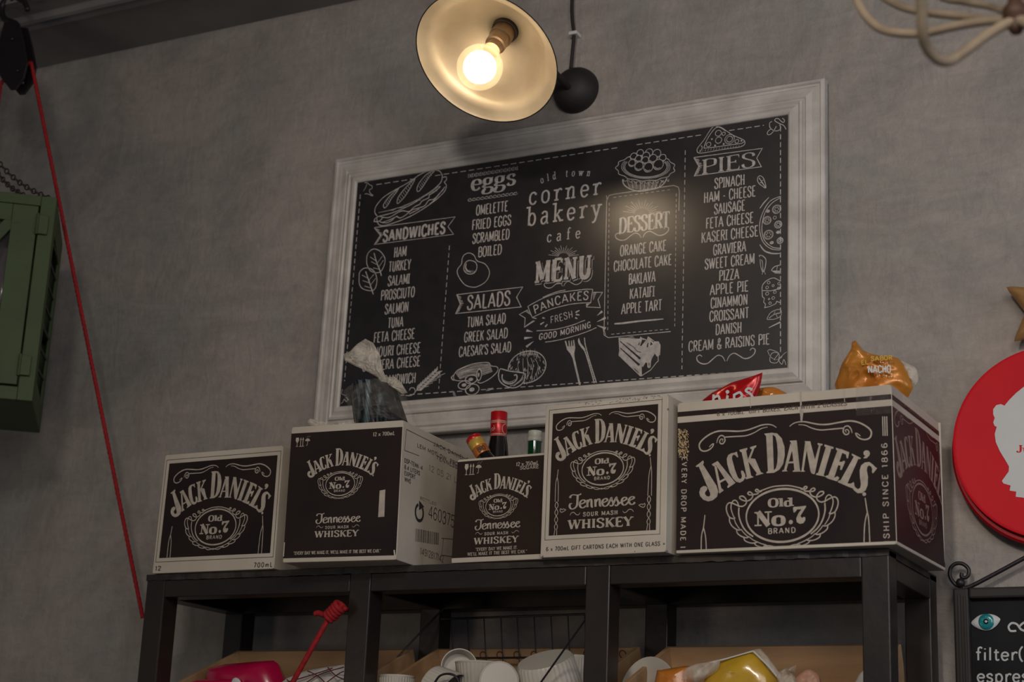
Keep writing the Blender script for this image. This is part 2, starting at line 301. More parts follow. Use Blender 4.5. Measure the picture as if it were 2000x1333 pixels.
# ------------------------------------------------------------------ lettering: skeleton letters inked with a broad nib
GL = {}
def G(s):
    for line in s.strip().split('\n'):
        ch, w, st, sf, bk = ([q.strip() for q in line.split(';')]+['', '', ''])[:5]
        P = lambda t: [tuple(float(c) for c in q.split(',')) for q in t.split()]
        strokes = []
        for k in st.split(' / '):
            k = k.strip(); fl = ''
            while k and k[0] in '~o!-': fl += k[0]; k = k[1:].strip()
            strokes.append((fl, P(k.replace('n', '-'))))
        GL[ch] = (float(w), strokes, P(sf.replace('n', '-')), P(bk.replace('n', '-')))
G('''
A ; 72 ; -4,0 36,100 / !36,100 68,0 / -14,32 58,32 ; 4,0 68,0 ;
B ; 62 ; 12,0 12,100 / ~12,100 36,100 52,92 54,74 48,58 12,53 / ~12,53 40,53 58,44 60,24 52,6 34,0 12,0 ; 12,0 12,100 ;
C ; 62 ; ~58,76 50,95 32,101 14,88 7,50 14,12 32,n1 50,5 58,24 ; ; 58,76,22
D ; 68 ; 12,0 12,100 / ~12,100 34,100 54,86 62,50 54,14 34,0 12,0 ; 12,0 12,100 ;
E ; 56 ; 12,0 12,100 / 12,100 52,100 / 12,53 40,53 / 12,0 54,0 ; 12,0 12,100 ; 52,100,n24 54,0,26 40,64,n24
F ; 52 ; 12,0 12,100 / 12,100 52,100 / 12,51 40,51 ; 12,0 12,100 ; 52,100,n24 40,62,n24
G ; 66 ; ~58,78 50,95 32,101 14,88 7,50 14,12 32,n1 46,4 57,16 / 57,16 57,44 / 36,44 60,44 ; ; 58,78,20
H ; 68 ; 12,0 12,100 / !56,0 56,100 / -12,51 56,51 ; 12,0 12,100 56,0 56,100 ;
I ; 26 ; 13,0 13,100 ; 13,0 13,100 ;
J ; 48 ; ~36,100 36,60 35,18 24,0 12,3 7,18 ; 36,100 ;
K ; 66 ; 12,0 12,100 / -58,100 12,40 / !28,56 60,0 ; 12,0 12,100 60,0 58,100 ;
L ; 50 ; 12,0 12,100 / 12,0 48,0 ; 12,0 12,100 ; 48,0,26
M ; 82 ; -10,0 10,100 / !10,100 41,14 / -41,14 72,100 / !72,100 72,0 ; 10,0 72,0 10,100 72,100 ;
N ; 70 ; -11,0 11,100 / !11,100 59,0 / -59,0 59,100 ; 11,0 11,100 59,100 ;
O ; 68 ; o~34,101 14,88 7,50 14,12 34,n1 54,12 61,50 54,88 ; ;
P ; 60 ; 12,0 12,100 / ~12,100 36,100 53,92 56,73 50,54 12,46 ; 12,0 12,100 ;
Q ; 68 ; o~34,101 14,88 7,50 14,12 34,n1 54,12 61,50 54,88 / !36,22 62,n8 ; ;
R ; 64 ; 12,0 12,100 / ~12,100 36,100 52,92 55,74 49,56 12,49 / !32,50 60,0 ; 12,0 12,100 60,0 ;
S ; 58 ; ~52,76 46,94 28,101 11,92 9,74 22,60 40,48 51,32 48,9 29,n1 12,6 5,26 ; ; 52,76,22 5,26,n22
T ; 58 ; 29,0 29,100 / 3,100 55,100 ; 29,0 ; 3,100,n22 55,100,n22
U ; 68 ; !~12,100 12,40 16,10 34,n1 52,10 56,40 / -56,40 56,100 ; 12,100 56,100 ;
V ; 68 ; !6,100 34,0 / -34,0 62,100 ; 6,100 62,100 ;
W ; 98 ; !5,100 28,0 / -28,0 50,100 / !50,100 70,0 / -70,0 93,100 ; 5,100 50,100 93,100 ;
X ; 64 ; !6,100 58,0 / -6,0 58,100 ; 6,100 58,0 6,0 58,100 ;
Y ; 64 ; !4,100 32,46 / -60,100 32,46 / !32,46 32,0 ; 4,100 60,100 32,0 ;
Z ; 58 ; !52,100 6,0 / 6,100 52,100 / 6,0 54,0 ; ; 6,100,n22 54,0,22
0 ; 62 ; o~31,101 12,86 7,50 12,14 31,n1 50,14 55,50 50,86 ; ;
1 ; 36 ; !20,0 20,100 / -20,100 6,84 ; 20,0 ;
2 ; 56 ; ~6,76 12,96 30,101 48,90 48,68 30,40 6,0 / 6,0 52,0 ; ; 52,0,20
3 ; 56 ; ~6,80 14,97 30,101 48,90 46,64 24,53 / ~24,53 48,44 52,20 38,1 16,0 5,20 ; ;
4 ; 60 ; !44,0 44,100 / -44,100 4,26 / 4,26 58,26 ; ;
5 ; 58 ; 10,100 50,100 / -10,100 8,54 / ~8,54 30,62 50,50 52,24 40,2 20,n1 5,16 ; ;
6 ; 60 ; ~52,88 36,101 16,86 8,44 14,10 32,n1 50,12 54,34 40,56 20,54 9,36 ; ;
7 ; 56 ; 6,100 52,100 / !52,100 22,0 ; ; 6,100,n24
8 ; 58 ; o~29,101 12,90 12,64 29,53 48,64 46,90 / o~29,53 8,40 8,12 29,n1 50,12 50,40 ; ;
9 ; 60 ; ~9,12 24,n1 44,12 54,56 46,92 28,101 10,88 8,64 22,46 42,48 52,64 ; ;
& ; 68 ; !~62,0 40,30 20,66 20,90 32,101 44,90 42,72 16,44 8,22 18,2 34,n1 52,14 60,40 ; ;
- ; 40 ; 6,42 34,42 ; ;
. ; 24 ; !12,0 12,9 ; ;
, ; 24 ; !14,6 8,n14 ; ;
' ; 22 ; !12,100 9,76 ; ;
" ; 36 ; !10,100 8,78 / !24,100 22,78 ; ;
( ; 30 ; ~26,108 10,80 6,46 12,12 26,n12 ; ;
) ; 30 ; ~4,108 20,80 24,46 18,12 4,n12 ; ;
* ; 24 ; 6,46 18,58 / 18,46 6,58 ; ;
a ; 54 ; ~9,52 20,62 34,61 41,50 41,10 / !41,40 41,6 / ~41,36 18,34 6,20 12,2 26,0 41,14 / 41,2 52,0 ; ;
b ; 58 ; !12,100 12,0 / ~12,46 26,62 44,56 52,31 44,5 26,0 12,14 ; 6,100 ;
c ; 50 ; ~46,48 36,61 20,60 8,46 8,16 20,1 36,1 47,15 ; ; 46,48,12
d ; 58 ; !44,100 44,0 / ~44,46 30,62 12,56 6,31 12,5 30,0 44,14 ; 38,100 50,0 ;
e ; 54 ; ~8,34 46,34 44,54 28,62 12,54 6,31 14,6 30,0 47,12 ; ;
f ; 40 ; ~42,92 34,101 22,96 18,80 18,0 / 4,62 34,62 ; 18,0 ;
g ; 56 ; o~26,62 10,54 10,34 26,25 42,34 42,54 / ~16,26 6,14 18,8 42,6 52,n6 44,n24 24,n30 6,n24 6,n10 16,2 / -42,52 54,62 ; ;
h ; 60 ; !12,100 12,0 / ~12,44 28,62 44,58 46,40 46,0 ; 6,100 12,0 46,0 ;
i ; 26 ; !13,62 13,0 / !13,84 13,92 ; 8,62 13,0 ;
k ; 58 ; !12,100 12,0 / -46,62 12,24 / !26,36 50,0 ; 6,100 12,0 46,62 52,0 ;
l ; 26 ; !13,100 13,0 ; 8,100 13,0 ;
m ; 84 ; !12,62 12,0 / ~12,44 24,62 38,58 40,40 40,0 / ~40,44 54,62 68,58 70,40 70,0 ; 7,62 12,0 40,0 70,0 ;
n ; 60 ; !12,62 12,0 / ~12,42 28,62 44,58 46,40 46,0 ; 6,62 12,0 46,0 ;
o ; 56 ; o~28,63 11,54 6,31 11,8 28,n1 45,8 50,31 45,54 ; ;
p ; 58 ; !12,62 12,n30 / ~12,46 26,62 44,56 52,31 44,5 26,0 12,14 ; 6,62 12,n30 ;
r ; 46 ; !14,62 14,0 / ~14,38 26,58 38,62 46,54 ; 8,62 14,0 ;
s ; 48 ; ~42,48 32,62 16,60 8,48 16,36 34,28 42,16 34,1 16,0 6,12 ; ; 42,48,14 6,12,n14
t ; 40 ; ~18,84 18,14 26,1 38,6 / 4,62 36,62 ; ;
u ; 60 ; ~12,62 12,20 18,2 32,1 46,18 / !46,62 46,0 ; 6,62 40,62 52,0 ;
w ; 82 ; !6,62 24,0 / -24,0 41,62 / !41,62 58,0 / -58,0 76,62 ; 6,62 41,62 76,62 ;
x ; 52 ; !6,62 46,0 / -6,0 46,62 ; 6,62 46,0 6,0 46,62 ;
y ; 56 ; !6,62 30,0 / ~50,62 30,0 18,n26 4,n28 ; 6,62 50,62 ;
''')
class Ink:
    """flat print on a surface: surf(u, v, h) places the ink, h above the surface; u, v in metres"""
    def __init__(s, surf, clip=None, h=.00035): s.surf = surf; s.P = []; s.clip = clip; s.h = h; s.k = 0
    def _push(s, poly):
        if s.clip:
            x0, x1, y0, y1 = s.clip
            for ax, lim, sg in ((0, x0, 1), (0, x1, -1), (1, y0, 1), (1, y1, -1)):
                out = []
                for i in range(len(poly)):
                    a, b = poly[i-1], poly[i]; ia, ib = (a[ax]-lim)*sg >= 0, (b[ax]-lim)*sg >= 0
                    if ia != ib:
                        t = (lim-a[ax])/(b[ax]-a[ax]); out.append((a[0]+(b[0]-a[0])*t, a[1]+(b[1]-a[1])*t))
                    if ib: out.append(b)
                poly = out
                if len(poly) < 3: return
        s.P.append((poly, s.h+(s.k % 50)*2.5e-6))
    def stroke(s, pts, w, closed=False, smooth=False, nib=None, f=None, taper=0, force=None, n=5):
        """w: full width, or nib=(thin, thick) by direction; points may carry their own width as third number"""
        s.k += 1
        if smooth: pts = cr(pts, n, closed)
        m = len(pts); ww = []; own = len(pts[0]) > 2
        for i in range(m):
            a = pts[(i-1) % m] if (i or closed) else pts[i]; b = pts[(i+1) % m] if (i < m-1 or closed) else pts[i]
            if own: q = pts[i][2]
            elif nib:
                dx, dy = b[0]-a[0], b[1]-a[1]; l = math.hypot(dx, dy) or 1e-9
                q = nib[0]+(nib[1]-nib[0])*(abs(dy)/l)**1.6
                if force == '!': q = nib[1]
                if force == '-': q = nib[0]
            else: q = w
            if taper: t = i/(m-1); q *= (1-taper)+taper*math.sin(PI*min(max(t, .02), .98))**.6
            ww.append(q/2)
        L, R = [], []
        for i in range(m):
            a = pts[(i-1) % m] if (i or closed) else None; b = pts[(i+1) % m] if (i < m-1 or closed) else None; p = pts[i]
            ns = []
            for c, d in ((a, p), (p, b)):
                if c is None or d is None: continue
                dx, dy = d[0]-c[0], d[1]-c[1]; l = math.hypot(dx, dy)
                if l > 1e-9: ns.append((-dy/l, dx/l))
            if not ns: ns = [(0, 1)]
            nx, ny = sum(q[0] for q in ns)/len(ns), sum(q[1] for q in ns)/len(ns); l2 = max(nx*nx+ny*ny, .3)
            nx, ny = nx/l2, ny/l2; L.append((p[0]+nx*ww[i], p[1]+ny*ww[i])); R.append((p[0]-nx*ww[i], p[1]-ny*ww[i]))
        g = f or (lambda p: p)
        for i in range(m if closed else m-1):
            j = (i+1) % m; s._push([g(L[i]), g(R[i]), g(R[j]), g(L[j])])
    def poly(s, pts, f=None, smooth=False):
        s.k += 1; g = f or (lambda p: p)
        if smooth: pts = cr(pts, 5, True)
        pts = [g(p) for p in pts]
        for t in tessellate_polygon([[Vector((*p, 0)) for p in pts]]): s._push([pts[i] for i in t])
    def dot(s, c, r, n=14, ry=None): s.k += 1; ry = ry or r; s._push([(c[0]+r*math.cos(2*PI*i/n), c[1]+ry*math.sin(2*PI*i/n)) for i in range(n)])
    def rect(s, x0, x1, y0, y1): s.k += 1; s._push([(x0, y0), (x1, y0), (x1, y1), (x0, y1)])
    def ring(s, c, rx, ry, w, n=40): s.stroke([(c[0]+rx*math.cos(2*PI*i/n), c[1]+ry*math.sin(2*PI*i/n)) for i in range(n)], w, closed=True)
    def text(s, t, cx, y, width, h, thin=.09, thick=None, serif=0, sth=None, slant=0, track=8, f=None, ibar=False, rot=0, xh=1, jit=0):
        """t centred on cx, baseline y, cap height h; thin, thick, serif in units of h"""
        thick = thick or thin; sth = sth or thin; adv = []; tot = 0
        for ch in t:
            wd = 34 if ch == ' ' else GL[ch][0]; adv.append(tot); tot += wd+track
        tot -= track; sx = (width/tot) if width else h/100; sy = h/100; x0 = cx-tot*sx/2
        ca, sa = math.cos(rot), math.sin(rot)
        for ch, ad in zip(t, adv):
            if ch == ' ': continue
            jy = (random.random()-.5)*jit*h; jr = (random.random()-.5)*jit
            def g(p, ad=ad):
                x = x0+ad*sx+p[0]; y_ = p[1]+jy+jr*p[0]; x += slant*p[1]
                if f: return f((x, y+y_))
                dx = x-cx; return (cx+dx*ca-y_*sa, y+dx*sa+y_*ca)
            wd, st, sf, bk = GL[ch]
            for fl, pts in st:
                q = [(a*sx, b*sy*(xh if b <= 63 and ch.islower() else 1)) for a, b in pts]
                s.stroke(q, 0, closed='o' in fl, smooth='~' in fl, nib=(thin*h, thick*h), f=g, force='!' if '!' in fl else '-' if '-' in fl else None, n=4)
            if serif or (ibar and ch in 'I1'):
                sl = (serif or .12)*h; 
                for a, b in sf:
                    yy = b*sy; o = sth*h/2; yy = yy-o if b > 40 else (yy+o if b >= 0 else yy)
                    s.k += 1; hw = sl/2+(thick*h/2); s._push([g((a*sx-hw, yy-o)), g((a*sx+hw, yy-o)), g((a*sx+hw, yy+o)), g((a*sx-hw, yy+o))])
            if serif:
                for a, b, d in bk:
                    s.k += 1; wq = max(thin, .07)*h; s._push([g((a*sx-wq*.9, b*sy)), g((a*sx+wq*.5, b*sy)), g((a*sx+wq*.5, (b+d)*sy))][::1])
    def build(s, name, m, parent):
        b = MB()
        for poly, h in s.P: b.add([s.surf(u, v, h) for u, v in poly], [tuple(range(len(poly)))])
        if not b.v: return None
        return b.build(name, m, parent, local=True, fix=False)
# ------------------------------------------------------------------ the room
w = MB().box(-4, 4.2, 0, .12, -2.0, 1.62); struct(w.build('wall_back', 'plaster'))
w = MB().box(-4, 4.2, -6, .12, -2.06, -2.0); struct(w.build('floor', mat('grey_screed', (.2, .19, .18), .6)))
w = MB().box(-4, 4.2, -.195, 0, 1.4528, 1.56); struct(w.build('trim_1', 'ceiling'))
w = MB()
prof = [(-.195, 1.447), (-.203, 1.441), (-.212, 1.443), (-.218, 1.452), (-.222, 1.449), (-.236, 1.438), (-.246, 1.441), (-.252, 1.456), (-.30, 1.462), (-.306, 1.452), (-.33, 1.448), (-.34, 1.47), (-.34, 1.56), (-.195, 1.56)]
w.add([(x, y, z) for x in (-4, 4.2) for y, z in prof], [(i, (i+1) % 14, 14+(i+1) % 14, 14+i) for i in range(14)])
struct(w.build('trim_2', 'trim', smooth=False))
w = MB().box(-4, 4.2, -6, -.34, 1.475, 1.56); struct(w.build('ceiling', 'ceiling'))
# ------------------------------------------------------------------ steel shelving unit
X0, X1, YF, YB = -.5557, .9955, -.3611, -.040
PW = .0474; POSTX = (X0, -.0588, .4437, X1-PW)
unit = thing('shelving_unit', 'black steel shelving unit under the row of cartons', 'shelf', (0, YB, -2.0))
for px_ in POSTX:
    for y in (YF, YB-PW): MB().box(px_, px_+PW, y, y+PW, -2.0, -.0005-(.047 if 0 else 0)).build('post', 'steel', unit, bevel=.0025)
for i in range(3):
    a, b = POSTX[i]+PW, POSTX[i+1]
    MB().box(a, b, YF+.0004, YF+PW, -.0472, -.012).build('front_rail', 'steel', unit, bevel=.002)
    MB().box(a, b, YB-PW, YB-.0004, -.0472, -.012).build('back_rail', 'steel', unit, bevel=.002)
for px_ in POSTX: MB().box(px_+.0004, px_+PW-.0004, YF+PW, YB-PW, -.0472, -.012).build('side_rail', 'steel', unit, bevel=.002)
b = MB(); n = 160
def edge(i):   # worn front edge of the top board
    x = X0+(X1-X0)*i/n; return YF-.003+.0022*noise.noise(Vector((x*40, 0, 0)))
vs = []
for i in range(n+1):
    x = X0+(X1-X0)*i/n; ye = edge(i); zb = -.0125+.002*noise.noise(Vector((x*55, 3, 0)))
    vs += [(x, ye, -.0006), (x, ye+.0006, zb), (x, YF+.02, -.0115), (x, YB+.001, -.0115), (x, YB+.001, 0), (x, ye+.001, 0)]
b.add(vs, [(i*6+k, i*6+(k+1) % 6, i*6+6+(k+1) % 6, i*6+6+k) for i in range(n) for k in range(6)]+[(0, 1, 2, 3, 4, 5), tuple(n*6+k for k in (5, 4, 3, 2, 1, 0))])
b.build('top_board', 'worn', unit)
TA = math.atan(.085/.2); CU = Vector((0, -math.sin(TA), math.cos(TA))); CF = Vector((0, -math.cos(TA), -math.sin(TA)))
CB = Vector((0, -.1, -.128))-CU*.13      # back lower edge of the crates
R3 = Matrix(((1, 0, 0), (0, -CF.y, CU.y), (0, -CF.z, CU.z)))   # local y points to the back
for i in range(3):
    a, b = POSTX[i]+PW, POSTX[i+1]; o = MB()
    o.box(a+.001, b-.001, -.29, .005, -.014, -.002, R=R3); o.v = [v+CB for v in o.v]
    o.build('sloping_shelf', 'steel', unit)
for z in (-.42, -.9, -1.6):
    for i in range(3):
        a, b = POSTX[i]+PW, POSTX[i+1]
        MB().box(a, b, YF+.001, YF+.03, z-.03, z).build('lower_rail', 'steel', unit)
        MB().box(a, b, YB-.03, YB-.001, z-.03, z).build('lower_rail', 'steel', unit)
# ------------------------------------------------------------------ wooden crates
crates = []
clab = ['light wooden crate with the crimson tub in the left bay of the shelf', 'light wooden crate stacked with white ribbed cups in the middle bay', 'light wooden crate holding yellow and orange bread bags in the right bay']
for i in range(3):
    a, b = POSTX[i]+PW+.004, POSTX[i+1]-.004
    if i == 0: b += .03
    c = thing('wooden_crate', clab[i], 'crate', CB+Vector(((a+b)/2, 0, 0)), rot=(TA, 0, 0), group=None); w_ = (b-a)/2; D_ = .262
    if i == 0:
        b -= .03; w_ = (b-a)/2; c.location.x = (a+b)/2
    for nm, q in (('back_board', (-w_, w_, -.009, 0, .0, .13)), ('front_board', (-w_, w_, -D_, -D_+.009, 0, .13)),
                  ('side_board', (-w_, -w_+.009, -D_+.009, -.009, 0, .13)), ('side_board', (w_-.009, w_, -D_+.009, -.009, 0, .13)), ('base_board', (-w_+.009, w_-.009, -D_+.009, -.009, .0, .007))):
        MB().box(*q).build(nm, 'wood', c, local=True, bevel=.001)
    crates.append(c)
SI = mat('stamp_ink', (.12, .045, .03), .7)
for k in range(11):
    ink = Ink(lambda u, v, h: Vector((u, -.009-h, v))); ink.ring((-.19+k*.038, .118), .007, .0075, .0022, 14); ink.build('stamped_ring', SI, crates[1])
# ------------------------------------------------------------------ cartons
class Carton:
    def __init__(s, label, x, y, a, w, h, d, tl, tr, open_top=False, side=None, bow=.0012):
        s.w, s.h, s.d = w, h, d; s.R = thing('carton', label, 'box', (x, y, .0008), a); s.o = Vector((x, y, .0008)); s.a = a
        s.U = Vector((math.cos(a), math.sin(a), 0)); s.B = Vector((-math.sin(a), math.cos(a), 0)); s.tl, s.tr, s.bow = tl, tr, bow
        T = .004
        def cor(u, v):   # u 0..1 across, v 0..1 up
            return tl*v*(1-u)+tr*v*u
        s.front = lambda u, v, hh=0: Vector((u+cor(u/w, v/h), -hh-bow*math.sin(PI*min(max(u/w, 0), 1))*math.sin(PI*min(max(v/h, 0), 1)), v))
        s.right = lambda u, v, hh=0: Vector((w+tr*v/h+hh+bow*math.sin(PI*u/d)*math.sin(PI*v/h), u, v))
        def panel(name, fn, W_, n=8, m='card', sub=None, z0=0, thin=T, inward=None):
            b = MB(); nv = n; vs = []
            for hh in (0, -thin):
                for j in range(nv+1):
                    for i in range(n+1): vs.append(fn(W_*i/n, z0+(h-z0)*j/nv, hh))
            k = (n+1)*(nv+1); q = n+1
            fs = [(j*q+i, j*q+i+1, (j+1)*q+i+1, (j+1)*q+i) for j in range(nv) for i in range(n)]
            fs += [(k+c_, k+b_, k+a_, k+d_) for a_, b_, c_, d_ in [(f[0], f[1], f[2], f[3]) for f in fs]]
            for i in range(n): fs += [(i+1, i, k+i, k+i+1), (nv*q+i, nv*q+i+1, k+nv*q+i+1, k+nv*q+i)]
            for j in range(nv): fs += [(j*q, (j+1)*q, k+(j+1)*q, k+j*q), ((j+1)*q+n, j*q+n, k+j*q+n, k+(j+1)*q+n)]
            b.add(vs, fs); return b.build(name, m, s.R, local=True, bevel=.0012)
        s.front_o = panel('front_panel', s.front, w)
        s.side_o = panel('side_panel', s.right, d, m=side or 'card')
        panel('side_panel', lambda u, v, hh=0: Vector((tl*v/h-hh, d-u, v)), d, n=2, m=side or 'card')
        panel('back_panel', lambda u, v, hh=0: Vector((w-u, d+hh, v)), w, n=2, m='card')
        MB().box(T, w-T, T, d-T, 0, .004).build('base_flap', 'cardside', s.R, local=True)
        if open_top:
            f = MB(); f.box(w*.02, w*.98, d-.001, d+.003, h-.002, h+.0005); 
        else:
            for y0, y1 in ((T, d/2-.001), (d/2+.001, d-T)): MB().box(T+max(0, tl), w-T+min(0, tr), y0, y1, h-.005, h-.0005).build('top_flap', 'cardside', s.R, local=True, bevel=.001)
    def loc(s, px, py, face='front'):
        """where photo pixel (px, py) falls on the face: (u, v)"""
        d = FW + RT*((px-1000)/FPX) - UP*((py-666.5)/FPX)
        o, n, U = (s.o, s.B, s.U) if face == 'front' else (s.o+s.U*s.w, s.U, s.B)
        t = (o-CAM).dot(n)/d.dot(n); p = CAM+d*t-s.o
        v = p.z; u = p.dot(U)
        if face == 'front': u -= (s.tl*(1-u/s.w)+s.tr*u/s.w)*v/s.h
        return (u, v)
    def panelprint(s, x0, x1, z0, z1, m, name='printed_panel', face='front', h=.0002, n=10):
        b = MB(); fn = s.front if face == 'front' else s.right
        b.grid(lambda a, c: fn(x0+(x1-x0)*a, z0+(z1-z0)*c, h), n, n); return b.build(name, m, s.R, local=True, fix=False)
C1 = Carton('white-bordered black whiskey carton leftmost on the shelf, 700mL printed bottom right', -.5366, -.3703, -.0195, .308, .2491, .27, .0036, -.0013)
C2 = Carton('skewed black whiskey carton with white address side, carrying a plastic bag', -.1634, -.4404, .0604, .2465, .2681, .33, -.0037, -.0028)
C3 = Carton('smallest black whiskey carton, open with bottles standing in it', .1663, -.3651, -.1169+.065, .1965, .1978, .22, .0029, -.0016, True)
C4 = Carton('tall whiskey carton with white border and gift cartons caption', .3643, -.3888, -.0498, .25, .2828, .24, 0, 0)
C5 = Carton('widest black whiskey carton at the right end, crisp packets in its open top', .6246, -.3803, -.0277, .3927, .271, .2953, -.0011, -.0037, True)
# ------------------------------------------------------------------ framed menu board
U_ = Vector((1, -.0078, -.0021)).normalized(); V_ = Vector((.0021, .013, 1)); V_ = (V_-U_*V_.dot(U_)).normalized(); N_ = U_.cross(V_)   # N_ towards the room (-y)
MO = Vector((-.4009, -.03, .3431)); MW, MH, MF = 1.1933, .6867, .0744
MM = Matrix(((U_.x, V_.x, N_.x, MO.x), (U_.y, V_.y, N_.y, MO.y), (U_.z, V_.z, N_.z, MO.z), (0, 0, 0, 1)))
menu = thing('menu_board', 'large black menu board in a whitewashed moulded frame on the wall', 'sign', MO, rot=MM.to_euler())
prof = [(0, -.018), (0, -.001), (.002, .002), (.008, .0035), (.0105, -.0005), (.0145, -.0005), (.018, .0035), (.026, .0035), (.038, .0065), (.041, .0035), (.0435, .0035), (.0455, .0095), (.0495, .0115), (.053, .0085), (.0555, .0095), (.063, .0145), (.070, .0150), (.0735, .0125), (.0744, .0100), (.0744, -.018)]
def rail(name, A, B, IA, IB):
    b = MB(); k = len(prof); vs = []
    for t in range(2):
        for s_, dd in prof:
            f = s_/MF; o, i = (A, IA) if t == 0 else (B, IB)
            vs.append((o[0]+(i[0]-o[0])*f, o[1]+(i[1]-o[1])*f, dd))
    b.add(vs, [(i, (i+1) % k, k+(i+1) % k, k+i) for i in range(k)]+[tuple(range(k)), tuple(range(k, 2*k))[::-1]])
    return b.build(name, 'frame', menu, local=True)
c = [(0, 0), (MW, 0), (MW, MH), (0, MH)]; ci = [(MF, MF), (MW-MF, MF), (MW-MF, MH-MF), (MF, MH-MF)]
for i in range(4): rail('frame_rail', c[i], c[(i+1) % 4], ci[i], ci[(i+1) % 4])
MB().box(MF-.003, MW-MF+.003, MF-.003, MH-MF+.003, -.012, .0098).build('board_panel', 'board', menu, local=True)
def mloc(px, py):
    d = FW + RT*((px-1000)/FPX) - UP*((py-666.5)/FPX); o = MO+N_*.01
    t = (o-CAM).dot(N_)/d.dot(N_); p = CAM+d*t-o; return (p.dot(U_), p.dot(V_))
msurf = lambda u, v, h: Vector((u, v, .0099+h))
# ------------------------------------------------------------------ the printed emblem, drawn once and reused at each carton's size
def unit_frame(C, cx, cy, rx, face='front'):
    a, b = C.loc(cx-rx, cy, face), C.loc(cx+rx, cy, face); c = C.loc(cx, cy, face); return c, abs(b[0]-a[0])/2
O5, K5 = unit_frame(C5, 1528, 1007.4, 70.9)
def n5(pts, bx, by, s):     # crop pixels -> emblem units (origin at the oval's centre, 1 = its half width)
    out = []
    for x, y in pts:
        u, v = C5.loc(bx+x/s, by+y/s); out.append(((u-O5[0])/K5, (v-O5[1])/K5))
    return out
r1 = lambda *p: n5(p, 1350, 810, 7.015)
r2 = lambda *p: n5(p, 1520, 810, 7.015)
r3 = lambda *p: n5(p, 1400, 930, 7.692)
LETTERS = [
 r1((62,712),(165,632),(176,655),(166,690),(350,980),(374,1060),(357,1130),(300,1178),(235,1194),(170,1172),(125,1122),(112,1070),(130,1010),(170,982),(205,985),(224,1010),(218,1040),(196,1062),(190,1090),(215,1122),(245,1128),(264,1110),(262,1080),(245,1040),(106,715),(80,724)),
 r1((285,685),(365,640),(590,916),(612,940),(505,1012),(497,992),(515,962),(345,700),(305,712)),
 r1((318,700),(352,716),(415,1012),(452,1042),(388,1088),(380,1062),(382,1040)),
 r1((388,915),(470,872),(482,896),(394,942)),
 r1((628,512),(648,585),(634,592),(612,565),(588,553),(566,570),(562,610),(600,750),(640,860),(665,888),(690,880),(700,850),(685,790),(690,770),(716,775),(745,830),(745,872),(715,915),(670,938),(620,925),(575,880),(528,790),(498,680),(490,610),(510,560),(550,535),(600,525)),
 r1((665,488),(770,460),(774,480),(757,500),(825,840),(862,862),(755,892),(746,870),(765,853),(695,522),(672,510)),
 r1((810,450),(897,425),(892,450),(870,465),(800,650),(772,640),(838,482),(812,472)),
 r1((775,640),(800,600),(880,612),(958,792),(998,812),(895,842),(888,825),(905,812),(800,665)),
 r1((1003,266),(1118,252),(1137,780),(1145,802),(1040,810),(1034,795),(1055,780),(1030,300)),
 r1((1100,252),(1180,262),(1245,330),(1282,450),(1286,560),(1264,680),(1212,760),(1140,802),(1130,775),(1165,740),(1185,660),(1190,520),(1180,400),(1160,310),(1130,285),(1105,280)),
 r2((163,362),(255,357),(259,375),(300,760),(314,786),(205,790),(205,775),(226,765),(180,392),(165,376)),
 r2((172,395),(200,470),(116,765),(134,782),(57,787),(62,770),(84,762)),
 r2((130,652),(218,646),(218,670),(124,676)),
 r2((372,385),(402,440),(352,762),(374,785),(316,790),(325,765)),
 r2((365,368),(442,370),(512,640),(520,700),(498,824),(463,813),(445,780),(375,395)),
 r2((545,393),(613,408),(606,426),(585,434),(505,818),(486,800),(502,640),(560,427),(543,414)),
 r2((638,413),(762,450),(756,476),(730,470),(625,835),(652,857),(520,830),(527,808),(550,803),(655,450),(634,440)),
 r2((793,458),(892,490),(770,868),(755,890),(648,860),(655,843),(690,835),(812,500),(795,485)),
 r2((860,474),(975,520),(957,607),(940,600),(930,552),(868,522)),
 r2((828,652),(872,652),(905,635),(920,650),(872,762),(850,762),(855,704),(815,694)),
 r2((690,838),(778,868),(812,848),(840,870),(810,920),(690,884),(648,860)),
 r2((1013,538),(1137,600),(1124,615),(1100,612),(948,952),(820,934),(826,910),(858,903),(1038,580),(1010,560)),
 r2((895,915),(955,948),(998,950),(1036,928),(1047,962),(1012,1012),(985,1002),(820,932)),
 r2((1357,738),(1300,812),(1284,790),(1290,752),(1275,715),(1245,700),(1222,722),(1216,765),(1232,860),(1227,970),(1200,1040),(1150,1080),(1090,1082),(1040,1042),(1010,1002),(1034,960),(1060,1003),(1095,1028),(1125,1008),(1134,960),(1122,860),(1118,770),(1138,700),(1188,660),(1250,653),(1300,690),(1335,725)),
 r2((1215,492),(1245,502),(1260,535),(1250,565),(1215,600),(1175,605),(1170,590),(1196,575),(1172,550),(1170,518),(1188,498)),
]
FLO = [(r1((1170,182),(1120,150),(1050,138),(960,150),(850,190),(760,218),(650,232),(500,228),(380,230),(280,262),(190,320),(130,380),(112,430),(130,485),(180,505),(240,490),(290,450),(308,405),(280,418),(250,450)), .044),
       (r1((1050,175),(960,197),(870,250),(760,292),(640,302),(480,312),(460,322),(466,360),(440,400),(405,400),(392,370),(412,340),(438,345),(425,375)), .036),
       (r1((460,318),(440,295),(400,295),(368,335),(352,395)), .034)]
FLO_R = [([(-x, y) for x, y in p], w) for p, w in FLO]
